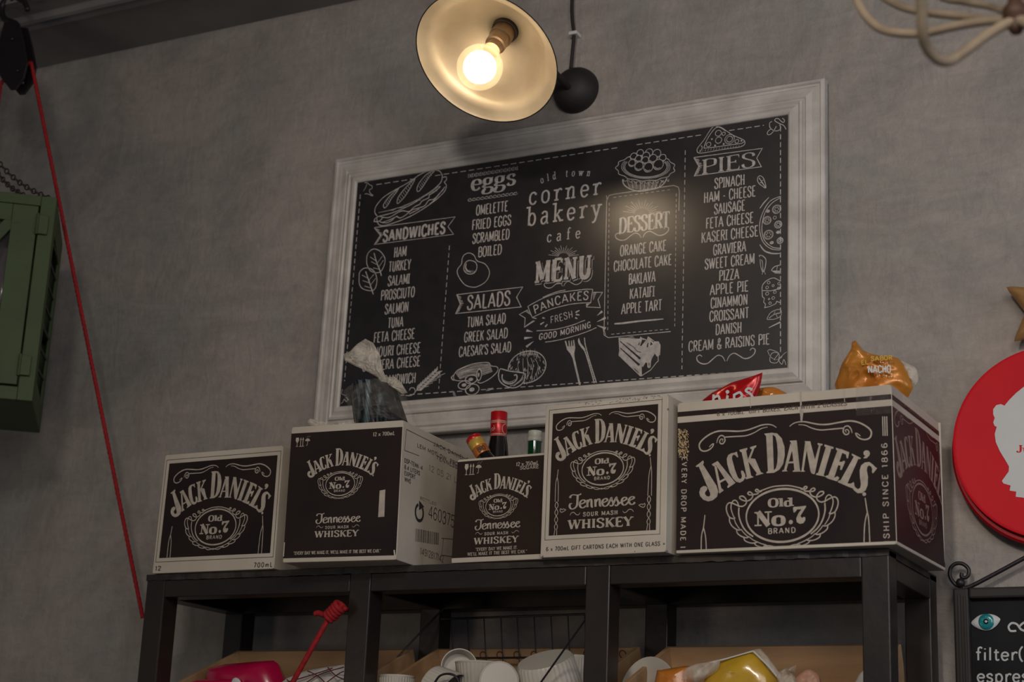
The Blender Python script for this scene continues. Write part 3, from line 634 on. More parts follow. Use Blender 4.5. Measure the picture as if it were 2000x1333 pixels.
# the photograph's right-hand flourish is the mirror image, set slightly further out
OV = [(r3((645,235),(800,178),(900,157),(1020,150)), .034), (r3((335,480),(335,600),(380,740),(450,840),(548,915)), .040),
      (r3((680,232),(640,245),(600,240),(585,220),(605,205),(632,225),(620,270),(560,282),(500,290),(470,268),(490,243),(530,262),(545,300),(520,350),(460,380),(395,370),(350,340),(355,312),(400,310),(440,350),(450,400),(420,445),(370,462),(310,445),(250,418),(190,408),(152,450),(150,530),(190,620),(250,645),(280,632)), .036),
      (r3((270,640),(238,570),(216,480),(232,400),(275,368),(315,400),(332,470)), .030),
      (r3((195,620),(196,690),(240,765),(320,815),(372,808)), .032), (r3((262,640),(290,720),(345,800)), .026),
      (r3((300,810),(312,865),(375,912),(450,932),(490,912)), .032), (r3((370,808),(410,860),(470,915)), .026),
      (r3((410,930),(425,975),(500,1008),(575,1010),(618,990)), .032), (r3((480,912),(540,960),(600,990)), .026),
      (r3((560,1000),(590,1045),(680,1075),(750,1068)), .030), (r3((610,995),(670,1020),(740,1040)), .026),
      (r3((740,1040),(800,1095),(880,1105),(985,1075)), .030), (r3((700,1060),(780,1050),(880,1070),(985,1105)), .026)]
SIDE = [([(-2.18, .12), (-2.22, -.22), (-2.28, -.50), (-2.28, -1.3)], .03), ([(-2.22, -.22), (-2.15, -.55), (-2.13, -1.3)], .03)]
SIDE_R = [([(2.24, .34), (2.28, .02), (2.32, -.3), (2.33, -1.3)], .03), ([(2.28, -.05), (2.20, -.42), (2.16, -1.3)], .03)]
O4, K4 = unit_frame(C4, 1177.7, 916.6, 40.5)
def r4(*pts):
    out = []
    for x, y in pts:
        u, v = C4.loc(1090+x/11.105, 950+y/11.105); out.append(((u-O4[0])/K4, (v-O4[1])/K4))
    return out
TENN = [r4((270,262),(280,222),(330,192),(400,198),(470,192),(508,170)), r4((432,205),(428,300),(420,400),(390,460),(330,500),(280,490),(255,440),(268,392),(310,382)),
 r4((482,402),(560,370),(592,340),(570,305),(530,310),(488,350),(480,420),(510,470),(560,470),(612,430)), r4((640,300),(645,462)), r4((645,372),(690,300),(728,308),(735,440),(762,462)),
 r4((815,290),(820,452)), r4((820,360),(870,290),(908,300),(915,420),(945,440)), r4((972,370),(1040,340),(1075,310),(1055,275),(1010,285),(972,330),(972,400),(1010,440),(1060,430),(1105,385)),
 r4((1100,390),(1160,262),(1168,300),(1202,360),(1195,410),(1160,435),(1128,418)), r4((1205,385),(1270,252),(1278,290),(1312,350),(1305,400),(1272,430),(1240,412)), r4((1305,400),(1350,370),(1392,340)),
 r4((1390,340),(1460,310),(1490,280),(1475,250),(1430,255),(1392,300),(1392,370),(1430,415),(1480,400),(1535,345)), r4((1540,322),(1610,290),(1650,260),(1635,235),(1590,240),(1546,290),(1546,350),(1590,400),(1640,390),(1672,352))]
SWL = [r4((265,640),(290,590),(345,572),(400,620),(450,625),(480,580)), r4((1410,540),(1440,580),(1490,562),(1540,512),(1600,510),(1640,558))]
def emblem(C, cx, cy, rx, face='front', clip=None, flo=False, side=0, lower=(1, -1.42), ky=1, m='cream_ink', lettering=True):
    c, k = unit_frame(C, cx, cy, rx, face); base = C.front if face == 'front' else C.right
    I = lambda: Ink(base, clip)
    F = lambda p: (c[0]+p[0]*k, c[1]+p[1]*k*ky)
    ink = I()
    for p in LETTERS: ink.poly(p, F)
    ink.dot(F((2.22, .44)), .05*k)
    ink.build('name_lettering', m, C.R)
    ink = I()
    ink.stroke([(math.cos(2*PI*i/56), .70*math.sin(2*PI*i/56), .040+.018*abs(math.sin(2*PI*i/56))) for i in range(56)], 0, closed=True, f=F)
    for p, w_ in OV:
        ink.stroke([(x, y, w_) for x, y in cr(p, 4)], 0, f=F); ink.stroke([(-x-.04, y, w_) for x, y in cr(p, 4)], 0, f=F)
    ink.build('oval_ornament', m, C.R)
    ink = I()
    ink.text('Old', -.04, .235, .68, .22, .13, .40, .16, .11, f=F); ink.text('No', -.335, -.255, .80, .38, .12, .36, .16, .10, f=F); ink.dot(F((.235, -.19)), .058*k, ry=.058*k*ky)
    ink.poly([(.30, .18), (.33, .21), (.42, .205), (.66, .22), (.66, .19), (.50, -.04), (.54, -.10), (.585, -.07), (.63, -.08), (.635, -.15), (.58, -.235), (.48, -.25), (.40, -.20), (.385, -.10), (.44, .02), (.53, .13), (.42, .135), (.35, .06), (.315, .06)], F)
    ink.text('BRAND', -.02, -.47, .76, .135, .17, .22, f=F, track=22); ink.build('oval_lettering', m, C.R)
    if flo or side:
        ink = I()
        if flo:
            for L_, dx in ((FLO, 0), (FLO_R, .10)):
                ik = I()
                for p, w_ in L_: ik.stroke([(x+dx, y) for x, y in p], w_, smooth=True, f=F, taper=.6)
                ik.build('scroll_ornament', m, C.R)
        if side:
            for q_ in (SIDE, SIDE_R):
                ik = I()
                for p, w_ in q_: ik.stroke(p, w_, smooth=True, f=F)
                ik.build('side_ornament', m, C.R)
        if side == 2:
            for sx in (-2.20, 2.22):
                for ph in (0, PI):
                    ink.stroke([(sx+.075*math.sin(ph+t*.52), -1.3-t*.052, .030) for t in range(24)], 0, f=F)
                ink.stroke([(sx-.03, -2.48), (sx-.06, -2.62), (sx-.10, -2.9)], .03, smooth=True, f=F); ink.stroke([(sx+.04, -2.48), (sx+.05, -2.62), (sx+.05, -2.9)], .03, smooth=True, f=F)
                s_ = 1 if sx < 0 else -1
                ink.stroke([(sx+s_*.30, -1.68), (sx+s_*.20, -1.62), (sx+s_*.18, -1.70), (sx+s_*.26, -1.78), (sx+s_*.46, -1.68), (sx+s_*.30, -1.63)], .03, smooth=True, f=F)
        if side == 2: ink.build('strand_ornament', m, C.R)
    if lower:
        ls, yc = lower
        H = lambda p: F(((p[0])*ls, (p[1]+1.42)*ls+yc))
        ink = I()
        for p in TENN: ink.stroke([(x, y) for x, y in p], 0, smooth=True, nib=(.040, .105), f=H)
        ink.build('script_lettering', m, C.R); ink = I()
        for p in SWL: ink.stroke(p, .030, smooth=True, f=H, taper=.6)
        ink.text('SOUR MASH', -.06, -2.01, 1.65, .165, .17, .24, .10, .14, f=H, track=24)
        ink.text('WHISKEY', -.06, -2.53, 3.05, .385, .12, .30, .10, .10, f=H, track=12)
        ink.build('lettering', m, C.R)
    return c, k, F
def px2(C, face='front'): return lambda u, v: C.loc(u, v, face)
def lineframe(C, x0, x1, z0, z1, w_, m='dark_ink'):
    ink = Ink(C.front); ink.rect(x0, x1, z1-w_, z1); ink.rect(x0, x1, z0, z0+w_); ink.rect(x0, x0+w_, z0, z1); ink.rect(x1-w_, x1, z0, z1)
    for k_ in range(1, 12):  # follow the slight bow of the panel
        pass
    b = MB()
    for (a0, a1, b0, b1) in ((x0, x1, z1-w_, z1), (x0, x1, z0, z0+w_), (x0, x0+w_, z0, z1), (x1-w_, x1, z0, z1)):
        b.grid(lambda a, c: C.front(a0+(a1-a0)*a, b0+(b1-b0)*c, .00022), 16 if a1-a0 > w_*2 else 1, 16 if b1-b0 > w_*2 else 1)
    b.build('printed_line', m, C.R, local=True, fix=False)
def crease(C, pts, w_=.0012, m='card'):
    ink = Ink(C.front, h=.0006); ink.stroke(pts, w_); ink.build('scuff', m, C.R)
def caption(C, t, cx, cy, w_, h, m='cream_ink', face='front', thin=.14, thick=.16, serif=0, rot=0, name='caption', track=12, ibar=False, slant=0):
    ink = Ink(C.front if face == 'front' else C.right, h=.0004); c = C.loc(cx, cy, face); a, b = C.loc(cx-w_/2, cy, face), C.loc(cx+w_/2, cy, face); e, f = C.loc(cx, cy+h/2, face), C.loc(cx, cy-h/2, face)
    W_ = abs(b[0]-a[0]); H_ = f[1]-e[1]
    if rot: H_ = abs(b[0]-a[0]) if False else H_
    ink.text(t, c[0], c[1]-H_/2, W_, H_, thin, thick, serif, thin, track=track, ibar=ibar, slant=slant); return ink.build(name, m, C.R)
def icons(C, x, y, s):   # glass, two arrows, umbrella; (x, y) pixel of the centre, s half height in px
    ink = Ink(C.front); c = C.loc(x, y); k = (C.loc(x, y-s)[1]-c[1]); F = lambda p: (c[0]+p[0]*k, c[1]+p[1]*k)
    ink.poly([(-1.75, 1), (-1.05, 1), (-1.0, .35), (-1.25, -.05), (-1.34, -.1), (-1.34, -.8), (-1.05, -.95), (-1.75, -.95), (-1.46, -.8), (-1.46, -.1), (-1.55, -.05), (-1.8, .35)], F)
    for dx in (-.55, .0):
        ink.stroke([(dx, -.8), (dx, .6)], .14, f=F); ink.poly([(dx-.22, .45), (dx, 1.05), (dx+.22, .45)], F)
    ink.stroke([(-.85, -.92), (.3, -.92)], .12, f=F)
    ink.poly([(.45, .15), (.62, .5), (.95, .72), (1.35, .68), (1.65, .42), (1.75, .1), (1.55, .2), (1.35, .05), (1.15, .22), (.95, .08), (.7, .25)], F)
    ink.stroke([(1.12, .2), (1.12, -.6), (1.0, -.8), (.85, -.72)], .10, f=F)
    for i in range(6): ink.dot(F((.85+.17*i, .95+.13*(i % 3))), .05*k)
    ink.build('handling_marks', 'cream_ink', C.R)
L = C1.loc
a, b_ = L(329.5, 907), L(541, 889); c_, d_ = L(312.5, 1090), L(529, 1082)
C1.panelprint((a[0]+c_[0])/2, (b_[0]+d_[0])/2, (c_[1]+d_[1])/2, (a[1]+b_[1])/2, 'black_print')
x0, x1, z0, z1 = (a[0]+c_[0])/2, (b_[0]+d_[0])/2, (c_[1]+d_[1])/2, (a[1]+b_[1])/2
lineframe(C1, x0-.0085, x1+.0085, z0-.0085, z1+.0085, .0011)
emblem(C1, 421.5, 1030, 39.5, flo=True, side=1, lower=None, clip=(x0, x1, z0, z1))
caption(C1, '12', 309, 1111, 11, 8, 'dark_ink', thin=.2, thick=.22, ibar=True); caption(C1, '700mL', 514, 1104, 36, 8.5, 'dark_ink', thin=.18, thick=.2, ibar=True, track=24)
# skewed carton
L = C2.loc; z0, z1 = L(660, 1088.5)[1], L(660, 842)[1]
C2.panelprint(.0005, C2.w-.0012, z0, z1, 'black_print')
emblem(C2, 665, 946.5, 28.2, lower=(.97, -2.13), clip=(0, C2.w, z0, z1))
icons(C2, 592, 864, 9); caption(C2, '12 x 700mL', 750, 848, 42, 7, thin=.12, thick=.2, serif=.1)
caption(C2, '"EVERY DAY WE MAKE IT, WE\'LL MAKE IT THE BEST WE CAN."', 658, 1079, 170, 6, thin=.12, thick=.2, serif=.1)
ink = Ink(C2.front, h=.0005); q = [L(742, 959), L(753, 957), L(751, 1010), L(739, 1011)]; ink.poly(q); ink.build('white_sticker', 'cream_ink', C2.R)
crease(C2, [L(556, 1060), L(554, 1088)], .002); crease(C2, [L(770, 1075), L(772, 1090)], .003)
LS = lambda u, v: C2.loc(u, v, 'side')
ink = Ink(C2.right, h=.0004)
def ln(C, p, w_, ink): ink.stroke([C.loc(*q, 'side') for q in p], w_)
ln(C2, [(796, 839), (960, 921)], .0012, ink); ln(C2, [(796, 839), (792, 880)], .0012, ink); ln(C2, [(792, 880), (950, 941)], .0012, ink)
ln(C2, [(862, 1052), (900, 1055)], .001, ink); ln(C2, [(862, 1085), (900, 1090)], .001, ink); ln(C2, [(866, 1052), (862, 1086)], .001, ink)
ink.build('printed_line', 'dark_ink', C2.R)
def scap(t, p0, p1, h, m='dark_ink', thin=.17, thick=.2, nm='address_lettering'):   # text between two side-face pixels (baseline)
    a, b = C2.loc(*p0, 'side'), C2.loc(*p1, 'side'); hh = C2.loc(p0[0], p0[1]-h, 'side')[1]-a[1]
    ink = Ink(C2.right, (0, C2.d, 0, C2.h), h=.0004); dx, dy = b[0]-a[0], b[1]-a[1]
    ink.text(t, (a[0]+b[0])/2, 0, dx, hh, thin, thick, f=lambda p: (p[0], p[1]+a[1])); ink.build(nm, m, C2.R)
scap('JACK DANIEL DISTILLERY', (848, 870), (960, 909), 7); scap('LEM MOTLOW, PROPRIETOR, INC.', (816, 873), (950, 922), 7); scap('TENNESSEE WHISKEY', (853, 897), (950, 931), 7)
for t, y, x1_ in (('DSP-TENN.-4', 903, 826), ('8.4 LITERS', 916, 821), ('EXPORT', 928, 812), ('WHS', 940, 803)): scap(t, (791, y), (x1_, y+(x1_-791)*.3), 8)
scap('12 05 21 LU 12', (838, 919), (915, 941), 11, 'dark_ink_faint', .1, .12)
scap('460375', (836, 1011), (887, 1031), 24, 'dark_ink', .075, .085, 'number_lettering')
scap('14912817142', (820, 1083), (866, 1093), 13, 'dark_ink_faint', .12, .14); scap('BOTTLED', (820, 975), (852, 985), 5, 'dark_ink_faint', .14, .14)
ink = Ink(C2.right, h=.0004); c = LS(819, 1002); kk = (LS(819, 986)[1]-c[1])
ink.stroke([(c[0]+kk*1.05*math.cos(a), c[1]+kk*math.sin(a), kk*.38) for a in [math.radians(x) for x in range(-250, 50, 14)]], 0); ink.poly([(c[0]-.2*kk, c[1]+1.5*kk), (c[0]+1.2*kk, c[1]+.95*kk), (c[0]-.1*kk, c[1]+.3*kk)]); ink.build('recycling_mark', 'dark_ink', C2.R)
ink = Ink(C2.right, h=.0004); random.seed(4); u = 812.
while u < 858:
    w_ = random.choice((.8, 1.2, 2.0)); p = [LS(u, 1033+(u-812)*.2), LS(u+w_, 1033+(u-812)*.2), LS(u+w_-1, 1058+(u-812)*.16), LS(u-1, 1058+(u-812)*.16)]; ink.poly(p); u += w_+random.choice((.8, 1.3))
ink.build('barcode', 'dark_ink_faint', C2.R)
# small open carton
L = C3.loc; z0, z1 = L(968, 1087)[1], L(968, 897)[1]
C3.panelprint(.0005, C3.w-.0008, z0, z1, 'brown_print')
emblem(C3, 974, 988.5, 24.6, lower=(1.12, -1.30), clip=(0, C3.w, z0, z1))
icons(C3, 924.5, 917, 11); caption(C3, '12 x 350mL', 1030, 906, 43, 7, thin=.13, thick=.2, serif=.1); caption(C3, 'SQUARE', 1034, 913.5, 36, 6, thin=.14, thick=.22, serif=.1)
caption(C3, '"EVERY DAY WE MAKE IT.', 970, 1072, 82, 6, thin=.12, thick=.2, serif=.1); caption(C3, 'WE\'LL MAKE IT THE BEST WE CAN."', 971, 1080.5, 116, 6, thin=.12, thick=.2, serif=.1)
# tall carton
L = C4.loc; a, b_, c_, d_ = L(1080, 808), L(1285.5, 790.5), L(1071.8, 1047), L(1281.5, 1036)
x0, x1, z0, z1 = (a[0]+c_[0])/2, (b_[0]+d_[0])/2, (c_[1]+d_[1])/2, (a[1]+b_[1])/2
C4.panelprint(x0, x1, z0, z1, 'brown_print'); lineframe(C4, x0-.008, x1+.008, z0-.008, z1+.008, .0009)
emblem(C4, 1177.7, 916.6, 40.5, flo=True, side=2, clip=(x0, x1, z0, z1))
caption(C4, '6 x 700mL GIFT CARTONS EACH WITH ONE GLASS', 1176, 1068, 222, 7.5, 'dark_ink', thin=.16, thick=.2, track=16)
ink = Ink(C4.front, h=.0005); random.seed(9)
for i in range(60):
    u = 1130+random.random()*165; v = 790-(u-1130)*.085+random.random()*7-3.5; ink.dot(C4.loc(u, v), .0008+random.random()*.0012, 5, ry=.0006)
for u, v, r_ in ((1297, 1063, .002), (1303, 1078, .0025), (1060, 1088, .002), (1240, 1078, .001), (1305, 800, .002)): ink.dot(C4.loc(u, v), r_, 6)
ink.build('scuff', 'dark_ink_faint', C4.R)
# widest carton
L = C5.loc; hB = L(1540, 1066.5)[1]
zt = lambda u, v: L(u, v)[1]
b1 = (zt(1330, 808)+zt(1700, 770.5))/2; b0 = (zt(1330, 817.5)+zt(1700, 780.5))/2; s0 = (zt(1400, 823)+zt(1700, 794))/2
C5.panelprint(.0005, C5.w-.001, b0, b1, 'black_print'); C5.panelprint(.0005, C5.w-.001, hB, s0, 'black_print')
emblem(C5, 1528, 1007.4, 70.9, flo=True, side=1, lower=None, clip=(0, C5.w, hB, s0))
caption(C5, '6 x 700mL  GIFT BOXES, EACH WITH 2 GLASSES', 1525, 799.5, 254, 7, mat('brown_caption', (.13, .09, .065), .7), thin=.13, thick=.22, serif=.12, track=14)
def vtext(C, t, p0, p1, hpx, m='cream_ink'):   # reads upwards or downwards between two pixels
    a, b = C.loc(*p0), C.loc(*p1); ln_ = math.hypot(b[0]-a[0], b[1]-a[1]); dx, dy = (b[0]-a[0])/ln_, (b[1]-a[1])/ln_; hh = abs(C.loc(p0[0]+hpx, p0[1])[0]-a[0])
    ink = Ink(C.front, (0, C.w, hB, s0), h=.0004)
    ink.text(t, ln_/2, 0, ln_, hh, .16, .2, f=lambda p: (a[0]+dx*p[0]-dy*p[1], a[1]+dy*p[0]+dx*p[1]), track=26); ink.build('edge_lettering', m, C.R)
vtext(C5, 'EVERY DROP MADE IN', (1332.5, 893), (1329, 1084), 9.5); vtext(C5, 'CRAFTSMANSHIP SINCE 1866', (1740.5, 1192), (1732.5, 866), 11)
ink = Ink(C5.front, h=.0004)
for k_ in range(3): ink.stroke([L(1724+k_*4, 814), L(1725+k_*4, 852)], .0018)
ink.build('edge_bars', 'cream_ink', C5.R)
ink = Ink(C5.front, h=.0005)
for u, y0, y1 in ((1564, 762, 822), (1465, 777, 797), (1649, 760, 800)): ink.stroke([L(u, y0), L(u+.6, (y0+y1)/2), L(u+1.5, y1)], .0032 if u == 1564 else .0012)
ink.poly([L(1562, 803), L(1570, 802), L(1567, 826), L(1565, 826)]); ink.build('scuff', 'cardside', C5.R)
ink = Ink(C5.front, h=.0005); random.seed(3)
for i in range(230):
    u, v = 1325+random.random()**1.3*20, 836+random.random()*52+(random.random()**3)*12; ink.stroke([L(u, v), L(u+random.random()*3-1, v+random.random()*4)], .0006+random.random()*.0012)
ink.build('torn_tape_patch', mat('torn_kraft', (.62, .45, .24), .5), C5.R)
b = MB(); b.grid(lambda a, c: C5.front(C5.w-.062+.060*a, C5.h-.050+.049*c, .0009), 6, 6); b.grid(lambda a, c: C5.right(.001+.06*a, C5.h-.050+.049*c, .0009), 6, 6); b.build('clear_tape', 'tape', C5.R, local=True)
# its right side
MP = mat('plum_carton_print', (.024, .009, .012), .5, vscale=6, spec=.25)
C5.panelprint(.001, C5.d-.001, b0, b1, MP, face='side'); C5.panelprint(.001, C5.d-.001, hB, s0, MP, face='side')
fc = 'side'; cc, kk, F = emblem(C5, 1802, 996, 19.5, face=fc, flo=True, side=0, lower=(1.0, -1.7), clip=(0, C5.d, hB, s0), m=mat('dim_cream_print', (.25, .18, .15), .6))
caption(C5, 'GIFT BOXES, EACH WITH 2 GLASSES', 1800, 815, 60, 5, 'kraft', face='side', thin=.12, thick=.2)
# ------------------------------------------------------------------ what is printed on the menu board
F0 = lambda p: p
mk = lambda: Ink(msurf, (MF+.0005, MW-MF-.0005, MF+.0005, MH-MF-.0005))
def mput(ink, name, m='chalk'): return ink.build(name, m, menu)
m2 = lambda pts, bx=0, by=0, s=1: [mloc(bx+x/s, by+y/s) for x, y in pts]
def item(ink, t, cx, cy, w_, hp=18, thin=.105, thick=.12, serif=0, ibar=True, sth=None, track=10, slant=0, jit=0):
    c = mloc(cx, cy); W_ = math.dist(mloc(cx-w_/2, cy+w_/2*.12), mloc(cx+w_/2, cy-w_/2*.12)); H_ = math.dist(mloc(cx, cy-hp/2), mloc(cx, cy+hp/2))
    ink.text(t, c[0], c[1]-H_/2, W_, H_, thin, thick, serif, sth or thin*.8, ibar=ibar, track=track, slant=slant, jit=jit)
cols = [('HAM', 782, 492, 24), ('TURKEY', 781, 519, 43), ('SALAMI', 779, 547, 42), ('PROSCIUTO', 777, 574, 66), ('SALMON', 775, 602, 46), ('TUNA', 773, 630, 30), ('FETA CHEESE', 770, 656, 80), ('MANOURI CHEESE', 766, 685, 110), ('GRAVIERA CHEESE', 764, 711, 113), ('SANDWICH', 781, 741, 62),
 ('OMELETTE', 961, 407, 62), ('FRIED EGGS', 960, 435, 76), ('SCRAMBLED', 959, 462, 72), ('BOILED', 957, 490, 46), ('TUNA SALAD', 950, 626, 75), ('GREEK SALAD', 949, 655, 85), ('CAESAR\'S SALAD', 947, 683, 102),
 ('ORANGE CAKE', 1256, 485, 90), ('CHOCOLATE CAKE', 1255, 514, 113), ('BAKLAVA', 1254, 543, 52), ('KATAIFI', 1254, 572, 48), ('APPLE TART', 1253, 600, 79),
 ('SPINACH', 1425, 355, 59), ('HAM - CHEESE', 1425, 380, 101), ('SAUSAGE', 1425, 405, 60), ('FETA CHEESE', 1425, 431, 93), ('KASERI CHEESE', 1425, 458, 111), ('GRAVIERA', 1425, 485, 64), ('SWEET CREAM', 1425, 511, 97), ('PIZZA', 1424, 537, 39), ('APPLE PIE', 1424, 563, 75), ('CINAMMON', 1424, 589, 72), ('CROISSANT', 1424, 615, 77), ('DANISH', 1423, 642, 51), ('CREAM & RAISINS PIE', 1423, 670, 158)]
for t, x, y, w_ in cols:
    ink = mk(); item(ink, t, x, y, w_, 19 if x < 1100 else 20); mput(ink, 'menu_line')
def banner(name, pts, t, cx, cy, w_, hp, **kw):
    ink = mk(); q = m2(pts); ink.stroke(q+[q[0]], .0019); item(ink, t, cx, cy, w_, hp, **kw)
    for side, (a, b, c) in (('l', (q[0], q[-1], q[-2])),):
        for i in range(9):   # hatching at the folded left end
            t_ = (i+.5)/9; p = (a[0]+(b[0]-a[0])*t_, a[1]+(b[1]-a[1])*t_); ink.stroke([p, (p[0]+.010*(.4+.6*abs(math.sin(i*2.3))), p[1]-.002)], .0012)
            p = (b[0]+(c[0]-b[0])*t_, b[1]+(c[1]-b[1])*t_); ink.stroke([p, (p[0]+.009*(.4+.6*abs(math.cos(i*1.7))), p[1]+.002)], .0012)
    mput(ink, name)
banner('sandwiches_heading', [(731, 445), (889, 424), (875, 443), (886, 458), (731, 478), (743, 460)], 'SANDWICHES', 808.5, 453.5, 121, 21, thin=.19, thick=.2, ibar=False, track=12)
banner('salads_heading', [(892, 576), (1021, 561), (1009, 581), (1018, 600), (890, 613), (899, 594)], 'SALADS', 954.5, 587, 84, 27, thin=.11, thick=.13, ibar=False, jit=.03)
banner('pies_heading', [(1355, 308), (1489, 290), (1478, 309), (1487, 326), (1356, 344), (1365, 325)], 'PIES', 1423, 319, 104, 28, thin=.05, thick=.21, serif=.16, sth=.06, ibar=False, track=8)
ink = mk(); item(ink, 'DESSERT', 1258, 435, 98, 30, thin=.06, thick=.155, serif=.04, sth=.06, track=6); mput(ink, 'dessert_heading')
# MENU: bold slab letters, pin-striped, with an offset shadow line
for nm_, dx_, dy_, wd_, ht_, e_, m_ in (('menu_heading_shadow', 2.8, 3.2, 108, 42, .045, 'chalk'), ('menu_heading_gap', 1.8, 2.0, 108, 42, .055, 'board'), ('menu_heading', 0, 0, 108, 42, 0, 'chalk')):
    ink = mk(); ink.h = {'chalk': .0001, 'board': .00022}[m_] if dx_ else .00036; item(ink, 'MENU', 1100+dx_, 526+dy_, wd_, ht_, thin=.12+e_, thick=.20+e_, serif=.02+e_, sth=.10+e_, ibar=False, track=16); mput(ink, nm_, m_)
def fat(ink, t, cx, cy, w_, hp, thin, thick, serif, sth, **kw): item(ink, t, cx, cy, w_, hp, thin=thin, thick=thick, serif=serif, sth=sth, ibar=False, **kw)
ink = mk(); fat(ink, 'eggs', 964, 350, 86, 33, .06, .22, .0, .05, track=8); mput(ink, 'eggs_heading')
ink = mk()
for i in range(13):
    x = 915+i*8.0; y = 344-i*1.28; ink.stroke(m2([(x, y-4), (x, y+4)]), .0012)
    if i < 12: ink.stroke(m2([(x+2, y-3.5), (x+6.5, y+2.5)]), .0012); ink.stroke(m2([(x+6.5, y-4), (x+2, y+3)]), .0012)
for i in range(12):
    x = 914+i*8.1; y = 391-i*1.15; ink.stroke(m2([(x+6, y-3), (x+1, y-1), (x+1, y+2), (x+6, y+2)]), .0012, smooth=True); ink.stroke(m2([(x+5, y-3), (x+8, y+1.5)]), .001)
mput(ink, 'eggs_border')
for t, cx, cy, w_, hp, arc in (('corner', 1103, 372, 140, 36, 0), ('bakery', 1101, 413, 143, 37, 0), ('cafe', 1101, 458, 65, 22, 0)):
    ink = mk(); fat(ink, t, cx, cy, w_, hp, .085, .105, .13, .085, track=30 if t != 'cafe' else 60); mput(ink, 'cafe_name')
ink = mk(); c = mloc(1104, 346); R_ = .26
ink.text('old town', 0, 0, .118, .0175, .08, .09, .12, .07, track=80, f=lambda p: (c[0]+(R_+p[1])*math.sin(p[0]/R_), c[1]-R_+(R_+p[1])*math.cos(p[0]/R_))); mput(ink, 'cafe_name')
def rays(cx, cy, n, r0, r1, a0=-80, a1=80, name='ray_burst', flat=.75):
    ink = mk()
    for i in range(n):
        a = math.radians(a0+(a1-a0)*i/(n-1)); q = r1*(1 if i % 2 == 0 else .8)
        ink.stroke(m2([(cx+r0*math.sin(a), cy-r0*math.cos(a)*flat), (cx+q*math.sin(a), cy-q*math.cos(a)*flat)]), .0010)
    mput(ink, name)
rays(1254, 418, 15, 14, 38); rays(1101, 502, 15, 10, 30)
def curl(cx, cy, w_, h, name='flourish', lw=.0022):
    ink = mk(); k_ = -.13
    for s_ in (-1, 1):
        q = [(.03, .4), (.12, -.25), (.28, -.5), (.45, -.1), (.62, .35), (.80, .35), (.96, -.05), (1, -.6), (.9, -.85), (.82, -.6)]
        ink.stroke(m2([(cx+s_*x*w_, cy+y*h+s_*x*w_*k_) for x, y in q]), lw, smooth=True, taper=.5)
    mput(ink, name)
curl(1254, 460, 52, 12); curl(1100, 556, 37, 9, lw=.0017); curl(1418, 700, 57, 15, lw=.0024)
# dashed border, column dividers
ink = mk()
def dash(p, q, on=9, off=5.4, w_=.0018, gaps=()):
    L_ = math.dist(p, q); n = int(L_/(on+off))
    for i in range(n+1):
        a = i*(on+off)/L_; b = min(1, (i*(on+off)+on)/L_)
        if a >= 1 or any(g0 < a < g1 for g0, g1 in gaps): continue
        ink.stroke(m2([(p[0]+(q[0]-p[0])*t, p[1]+(q[1]-p[1])*t) for t in (a, b)]), w_)
dash((735, 361), (1492, 245), 11, 5.6, gaps=((.09, .135), (.615, .667), (.845, .90))); dash((704, 380), (673, 745), 9, 5); dash((1524.5, 247), (1524.5, 690), 10, 5.4, .0020); dash((800, 771.5), (1520, 722), 10, 5.5); dash((690, 781), (790, 772), 10, 5.5)
dash((878, 480), (857, 760), 9, 5.5, .0016); dash((1338.5, 294), (1332, 722), 9, 5.5, .0016); dash((1186, 390), (1184, 380), 8, 5)
mput(ink, 'dashed_border')
ink = mk(); box = [(1196, 380), (1320, 363), (1327, 370), (1327, 400)]
ink.stroke(m2([(1183, 655), (1180, 645), (1185, 392), (1190, 382), (1200, 379.5), (1316, 362.5), (1325, 366), (1327, 374), (1326, 412)]), .0016)
ink.stroke(m2([(1178, 640), (1180, 655), (1188, 660), (1310, 648)]), .0016)
def d2(p, q, on=6, off=4.6, w_=.0013):
    L_ = math.dist(p, q); n = int(L_/(on+off))
    for i in range(n+1):
        a = i*(on+off)/L_; b = min(1, (i*(on+off)+on)/L_)
        if a < 1: ink.stroke(m2([(p[0]+(q[0]-p[0])*t, p[1]+(q[1]-p[1])*t) for t in (a, b)]), w_)
d2((1198, 386), (1314, 370)); d2((1190, 396), (1187, 645)); d2((1321, 378), (1318, 638)); d2((1194, 653.5), (1310, 643)); mput(ink, 'dessert_frame')
ink = mk(); ink.stroke([(x, y, w_) for (x, y), w_ in zip(m2([(1200, 633), (1215, 632), (1250, 627.5), (1280, 625), (1296, 623.5)]), (.003, .0042, .0036, .0034, .0015))], 0); mput(ink, 'rule_line')
# pancakes ribbon (crop at 1000, 540, scale 8.33)
q = lambda *p: m2(p, 1000, 540, 8.33); ink = mk(); W1 = .0017
for p in (((258, 490), (420, 400), (560, 335), (720, 280), (880, 250), (1060, 228), (1200, 212), (1315, 212)), ((330, 672), (480, 600), (640, 535), (800, 490), (960, 455), (1120, 437), (1280, 432)), ((500, 345), (640, 285), (760, 245), (870, 225)),
          ((400, 888), (560, 880), (720, 862), (860, 830), (1000, 790), (1100, 750), (1190, 715)), ((540, 1072), (640, 1060), (800, 1030), (950, 990), (1100, 945), (1250, 890), (1375, 835))): ink.stroke(q(*p), W1, smooth=True)
for p in (((258, 490), (330, 672)), ((1315, 212), (1280, 440)), ((260, 545), (120, 622), (215, 680), (205, 830), (370, 725)), ((330, 672), (400, 690)), ((1320, 262), (1475, 262), (1400, 380), (1438, 512), (1215, 500), (1212, 445)), ((225, 810), (350, 722))): ink.stroke(q(*p), W1)
for i in range(10): ink.stroke(q((215+i*12, 575+i*10-i*3), (262+i*7, 545+i*13)), .0010)
